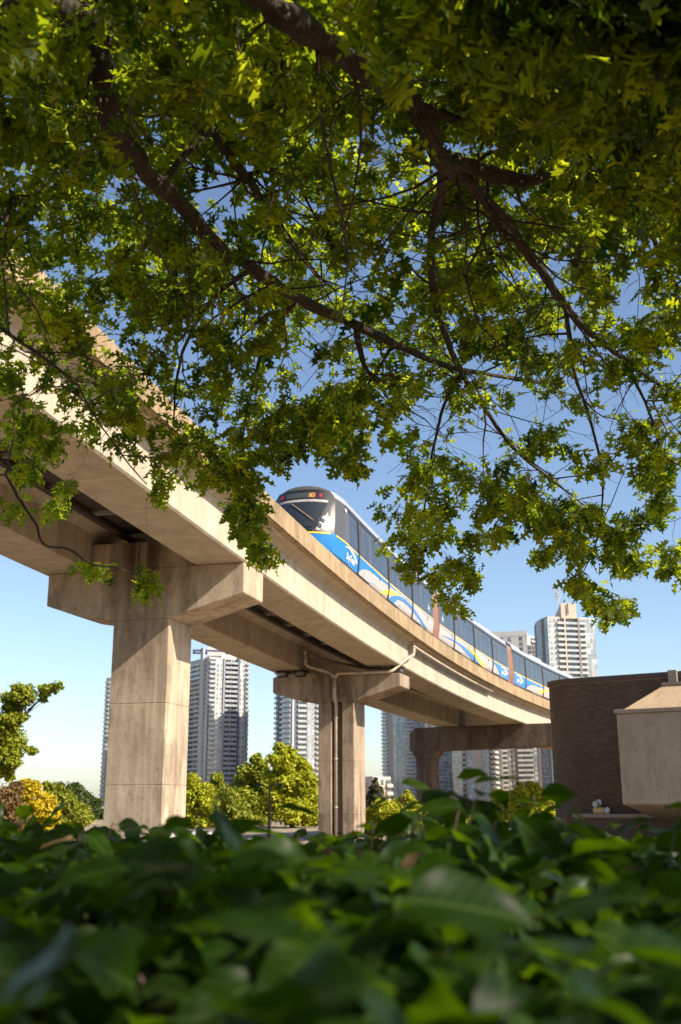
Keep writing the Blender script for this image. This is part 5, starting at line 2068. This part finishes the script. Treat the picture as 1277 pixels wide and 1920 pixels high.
P, Dn, Nn, Sz, tone, inview = [], [], [], [], [], []
for ii, c in enumerate(CL):
    view = ii < n_view
    nl = rng.integers(9, 16) if view else 9
    ct = rng.normal() * .16
    for k in range(nl):
        back = rng.random() * .16
        p = c - tipdir[ii] * back + rng.normal(size=3) * .012
        az = rng.uniform(0, 2 * math.pi)
        el = rng.uniform(-1.0, .25)
        d = np.array([math.cos(az) * math.cos(el), math.sin(az) * math.cos(el), math.sin(el)]) + tipdir[ii] * .5
        s = rng.uniform(.06, .13) * (1.0 if view else 1.95)
        nn = np.array([0, 0, 1.0]) + rng.normal(size=3) * .45
        P.append(p + d / np.linalg.norm(d) * s * .3)
        Dn.append(d)
        Nn.append(nn)
        Sz.append(s)
        tone.append(min(1, max(0, .5 + ct + rng.normal() * .2)))
        inview.append(view)
P, Dn, Nn, Sz, tone = map(np.array, (P, Dn, Nn, Sz, tone))
Rm = frames(Dn, Nn)
kind = rng.integers(0, len(OAK), len(P))
rel = P - np.array(EYE)
dep = rel @ np.array(FWD)
px = 638.5 + F * (rel @ np.array(RT)) / np.maximum(dep, .01)
py = 960 - F * (rel @ np.array(UP)) / np.maximum(dep, .01)
infr = (dep > .5) & (px > 10) & (px < 1267) & (py > 10) & (py < 1910)
# nothing may hang right in front of the lens
okd = (np.linalg.norm(rel, axis=1) > 1.5)
score = np.where(infr & okd, np.abs(np.einsum('ni,ni->n', Rm[:, :, 2], rel / np.linalg.norm(rel, axis=1)[:, None])) * Sz / np.maximum(dep, .1), 0)
single = np.argsort(-score)[:300]
rest = np.ones(len(P), bool)
rest[single] = False
rest &= okd
Vs, Ts, tn, lu, off = [], [], [], [], 0
for k, tm in enumerate(OAK):
    sel = rest & (kind == k)
    V, T, t, l_ = scatter(tm, P[sel], Rm[sel], Sz[sel], tone[sel], off)
    off += len(V)
    lu.append(l_)
    Vs.append(V); Ts.append(T); tn.append(t)
tag(link('foliage', np_mesh('foliage', np.concatenate(Vs) - OAK0, np.concatenate(Ts), [M['oak_leaf']], tone=np.concatenate(tn), luv=np.concatenate(lu)), oak), kind='stuff')
leafmesh = {}
for i in single:
    key = (int(kind[i]), int(tone[i] * 4.99))
    if key not in leafmesh:
        V, T = OAK[key[0]]
        leafmesh[key] = np_mesh('leaf', V, T, [M['oak_leaf']], tone=np.full(len(T), key[1] / 5 + .1), luv=V)
    mm = Matrix(((*(Rm[i][0] * Sz[i]), P[i][0] - OAK0[0]), (*(Rm[i][1] * Sz[i]), P[i][1] - OAK0[1]), (*(Rm[i][2] * Sz[i]), P[i][2] - OAK0[2]), (0, 0, 0, 1)))
    link('leaf', leafmesh[key], oak, mat=mm)


# ------------------------------------------------------------------ hedge in front of the camera
HH = [(0, 0), (.10, .06), (.19, .13), (.245, .22), (.30, .29), (.31, .36), (.335, .44), (.315, .50), (.31, .58), (.265, .64), (.245, .71), (.18, .78), (.13, .86), (.06, .94), (0, 1.06)]


def hedge_leaf(bend, fold, wave):
    V, T = [], []

    def put(x, y):
        V.append((x * .95, y, fold * abs(x) - bend * y * y + wave * math.sin(9 * y) * abs(x)))
        return len(V) - 1
    mids = [put(0, y) for _, y in HH]
    for sg in (-1, 1):
        half = [mids[0]] + [put(sg * x * .55, y) for x, y in HH[1:-1]] + [mids[-1]]
        out = [mids[0]] + [put(sg * x, y) for x, y in HH[1:-1]] + [mids[-1]]
        for A, B in ((mids, half), (half, out)):
            for i in range(len(HH) - 1):
                for t in ((A[i], B[i], B[i + 1]), (A[i], B[i + 1], A[i + 1])):
                    if len(set(t)) == 3:
                        T.append(t if sg > 0 else t[::-1])
    o = len(V)
    V.extend([(-.015, -.22, .02), (.015, -.22, .02), (.012, .02, .0), (-.012, .02, .0)])
    T += [(o, o + 1, o + 2), (o, o + 2, o + 3)]
    return np.array(V), np.array(T)


HL = [hedge_leaf(.18, .25, .12), hedge_leaf(.35, .12, .2), hedge_leaf(.08, .4, .1), hedge_leaf(.5, .22, .15)]


def hedge_mat():
    m = leaf_mat('hedge_leaf', (.0045, .019, .001), (.021, .048, .0015), (.028, .085, .001), (.18, .30, .003), .38, .42, .16, veins=1.0)
    nt = m.node_tree
    return m


M['hedge'] = hedge_mat()
M['hedge_dry'] = leaf_mat('hedge_dry_leaf', (.16, .09, .045), (.30, .19, .10), (.3, .18, .06), (.4, .28, .12), .3, .6, .3)
M['stem'] = plain('hedge_stem', (.07, .032, .022), .6, var=.3, vscale=15)
hedge = empty('hedge', (0, 2.0, 0), 'dense dark green leafy hedge out of focus across the bottom of the view', 'hedge')
H0 = np.array([0, 2.0, 0])


def htop(x, y):
    """height of the hedge surface"""
    near_ = np.clip((1.0 - y) / .6, 0, 1)
    h = 2.2 - .135 - .05 * near_ + .02 * np.clip((y - 2) / 2, 0, 1)
    h = h + .035 * np.sin(3.1 * x + 1.2 * y + .5) + .03 * np.sin(5.3 * y - 2.1 * x) + .018 * np.sin(11 * x + 7 * y)
    return h - .045 * np.clip((x - .5) / .3, 0, 1) + .085 * np.exp(-((x - .45) / .45) ** 2 - ((y - 2.1) / .6) ** 2)


HP, HD, HN, HS, HT = [], [], [], [], []
n = 0
while n < 13500:
    y = .42 + (4.3 - .42) * rng.random() ** 1.25
    w = .42 * y + .45 if rng.random() < .68 else .6 * y + 1.5
    x = rng.uniform(-w, w)
    u = rng.random()
    z = float(htop(x, y)) - .34 * u ** 1.5
    r_ = Vector((x, y, z)) - EYE
    if r_.length < .42:
        continue
    az = rng.uniform(0, 2 * math.pi)
    d = np.array([math.cos(az), math.sin(az), rng.normal(-.15, .35)])
    HP.append((x, y, z)); HD.append(d); HN.append(np.array([0, 0, 1.0]) + rng.normal(size=3) * .62)
    HS.append(rng.uniform(.06, .105)); HT.append(min(1, max(0, .5 + rng.normal() * .25)))
    n += 1
# upright shoots standing above the hedge
SHOOTS = [(820, 1490, 2.2, 8, .09), (870, 1475, 2.05, 8, .09), (915, 1510, 2.0, 8, .09), (770, 1530, 2.1, 8, .085), (980, 1530, 2.1, 8, .085), (1040, 1550, 2.0, 7, .085), (690, 1560, 2.0, 7, .085), (560, 1565, 2.1, 6, .085), (330, 1560, 2.0, 6, .085), (845, 1462, 2.15, 9, .085), (800, 1478, 2.3, 6, .08), (890, 1500, 1.9, 9, .095), (740, 1468, 2.6, 4, .08), (700, 1545, 2.2, 7, .08), (950, 1500, 2.4, 6, .085), (1000, 1490, 2.3, 5, .08), (1056, 1520, 2.1, 3, .075), (1010, 1560, 2.0, 8, .085),
          (505, 1510, 1.9, 3, .09), (370, 1520, 1.8, 5, .085), (300, 1545, 2.2, 6, .08), (430, 1560, 2.2, 7, .08), (150, 1560, 2.0, 6, .085), (60, 1575, 2.2, 6, .08), (210, 1545, 2.4, 3, .07), (600, 1570, 2.4, 6, .08), (1230, 1525, 1.9, 6, .09), (1180, 1560, 2.1, 6, .085), (1130, 1570, 2.3, 6, .08), (650, 1555, 2.2, 5, .08), (780, 1510, 2.0, 8, .09), (860, 1520, 1.8, 8, .095), (930, 1540, 1.8, 8, .09), (1265, 1560, 1.7, 6, .09)]
stems = MB()
for sx, sy, d, nl, ls in SHOOTS:
    top = np.array(at(sx, sy, d))
    bt = np.array([top[0] + rng.normal() * .06, top[1] + rng.normal() * .06, float(htop(top[0], top[1])) - .18])
    ln = np.linalg.norm(top - bt)
    md = (top + bt) / 2 + rng.normal(size=3) * .02
    stems.tube([bt, md, top], [.0022, .0018, .0012], 5)
    for k in range(nl):
        f = 1 - (k / nl) * min(.85, .16 * nl / 2)
        p = bt + (top - bt) * f if f < .5 else md + (top - md) * (2 * f - 1)
        az = k * 2.4 + rng.normal() * .4
        dv = np.array([math.cos(az), math.sin(az) * .8, rng.uniform(-.55, .35)])
        s = ls * rng.uniform(.75, 1.1)
        HP.append(p + dv / np.linalg.norm(dv) * s * .2); HD.append(dv); HN.append(np.array([0, 0, 1.0]) + rng.normal(size=3) * .4)
        HS.append(s); HT.append(min(1, max(0, .6 + rng.normal() * .2)))
# a few hand-set big leaves near the lens
for hx, hy, d, az, el, s in ((350, 1740, .72, -.25, .02, .10), (560, 1800, .66, .35, -.3, .10), (150, 1790, .62, 2.6, -.2, .10), (60, 1880, .55, 2.2, -.3, .09), (760, 1690, .9, .15, -.05, .12), (900, 1800, .64, .5, .3, .10), (1150, 1780, .7, .1, -.2, .11), (430, 1880, .52, 1.2, -.3, .09), (700, 1850, .55, 2.9, -.15, .10), (1050, 1870, .55, .3, -.1, .09), (1220, 1690, .85, 2.7, .1, .10), (250, 1650, 1.1, 1.0, .4, .10)):
    HP.append(np.array(at(hx, hy, d))); HD.append(np.array([math.cos(az), math.sin(az), el])); HN.append(np.array([0, -.25, 1.0]) + rng.normal(size=3) * .25)
    HS.append(s); HT.append(.4)
HP, HD, HN, HS, HT = map(np.array, (HP, HD, HN, HS, HT))
Rm = frames(HD, HN)
kind = rng.integers(0, len(HL), len(HP))
dry = (rng.random(len(HP)) < .014) & (np.linalg.norm(HP - np.array(EYE), axis=1) > 1.5)
rel = HP - np.array(EYE)
dep = rel @ np.array(FWD)
px = 638.5 + F * (rel @ np.array(RT)) / np.maximum(dep, .01)
py = 960 - F * (rel @ np.array(UP)) / np.maximum(dep, .01)
okd = np.linalg.norm(rel, axis=1) > .40
okd &= ~((np.linalg.norm(rel, axis=1) < .8) & (py < 1640))
under = np.array([htop(p[0], p[1]) for p in HP]) - HP[:, 2]
score = np.where((px > 5) & (px < 1272) & (py < 1915) & (dep > .3) & okd, HS / np.maximum(dep, .2) * np.abs(np.einsum('ni,ni->n', Rm[:, :, 2], rel / np.linalg.norm(rel, axis=1)[:, None])) * np.where(under < .08, 1, .2), 0)
single = np.argsort(-score)[:300]
rest = np.ones(len(HP), bool)
rest[single] = False
rest &= okd
Vs, Ts, tn, mi, lu, off = [], [], [], [], [], 0
for k, tm in enumerate(HL):
    for dr_ in (0, 1):
        sel = rest & (kind == k) & (dry == bool(dr_))
        if not sel.any():
            continue
        V, T, t, l_ = scatter(tm, HP[sel], Rm[sel], HS[sel], HT[sel], off)
        off += len(V)
        lu.append(l_)
        Vs.append(V); Ts.append(T); tn.append(t); mi.append(np.full(len(T), dr_))
tag(link('foliage', np_mesh('foliage', np.concatenate(Vs) - H0, np.concatenate(Ts), [M['hedge'], M['hedge_dry']], np.concatenate(mi), np.concatenate(tn), luv=np.concatenate(lu)), hedge), kind='stuff')
leafmesh = {}
for i in single:
    key = (int(kind[i]), int(HT[i] * 4.99), bool(dry[i]))
    if key not in leafmesh:
        V, T = HL[key[0]]
        leafmesh[key] = np_mesh('leaf', V, T, [M['hedge_dry'] if key[2] else M['hedge']], tone=np.full(len(T), key[1] / 5 + .1), luv=V)
    mm = Matrix(((*(Rm[i][0] * HS[i]), HP[i][0] - H0[0]), (*(Rm[i][1] * HS[i]), HP[i][1] - H0[1]), (*(Rm[i][2] * HS[i]), HP[i][2] - H0[2]), (0, 0, 0, 1)))
    link('leaf', leafmesh[key], hedge, mat=mm)
for k in range(260):                                   # woody stems inside
    y = .5 + 3.7 * rng.random()
    x = rng.uniform(-1, 1) * (.42 * y + .45)
    z1 = float(htop(x, y)) - rng.uniform(.03, .12)
    b = np.array([x + rng.normal() * .18, y + rng.normal() * .18, z1 - rng.uniform(.35, .6)])
    stems.tube([b, (b + np.array([x, y, z1])) / 2 + rng.normal(size=3) * .03, (x, y, z1)], [.007, .005, .002], 5, cap=False)
for k in range(60):
    y = .5 + 3.7 * rng.random()
    x = rng.uniform(-1, 1) * (.42 * y + .45)
    stems.tube([(x, y, -.05), (x + rng.normal() * .1, y + rng.normal() * .1, .9), (x + rng.normal() * .15, y + rng.normal() * .15, 1.65)], [.018, .013, .007], 6, cap=False)
tag(stems.build('stems', M['stem'], hedge, H0, fix=False, smooth=True), kind='stuff')
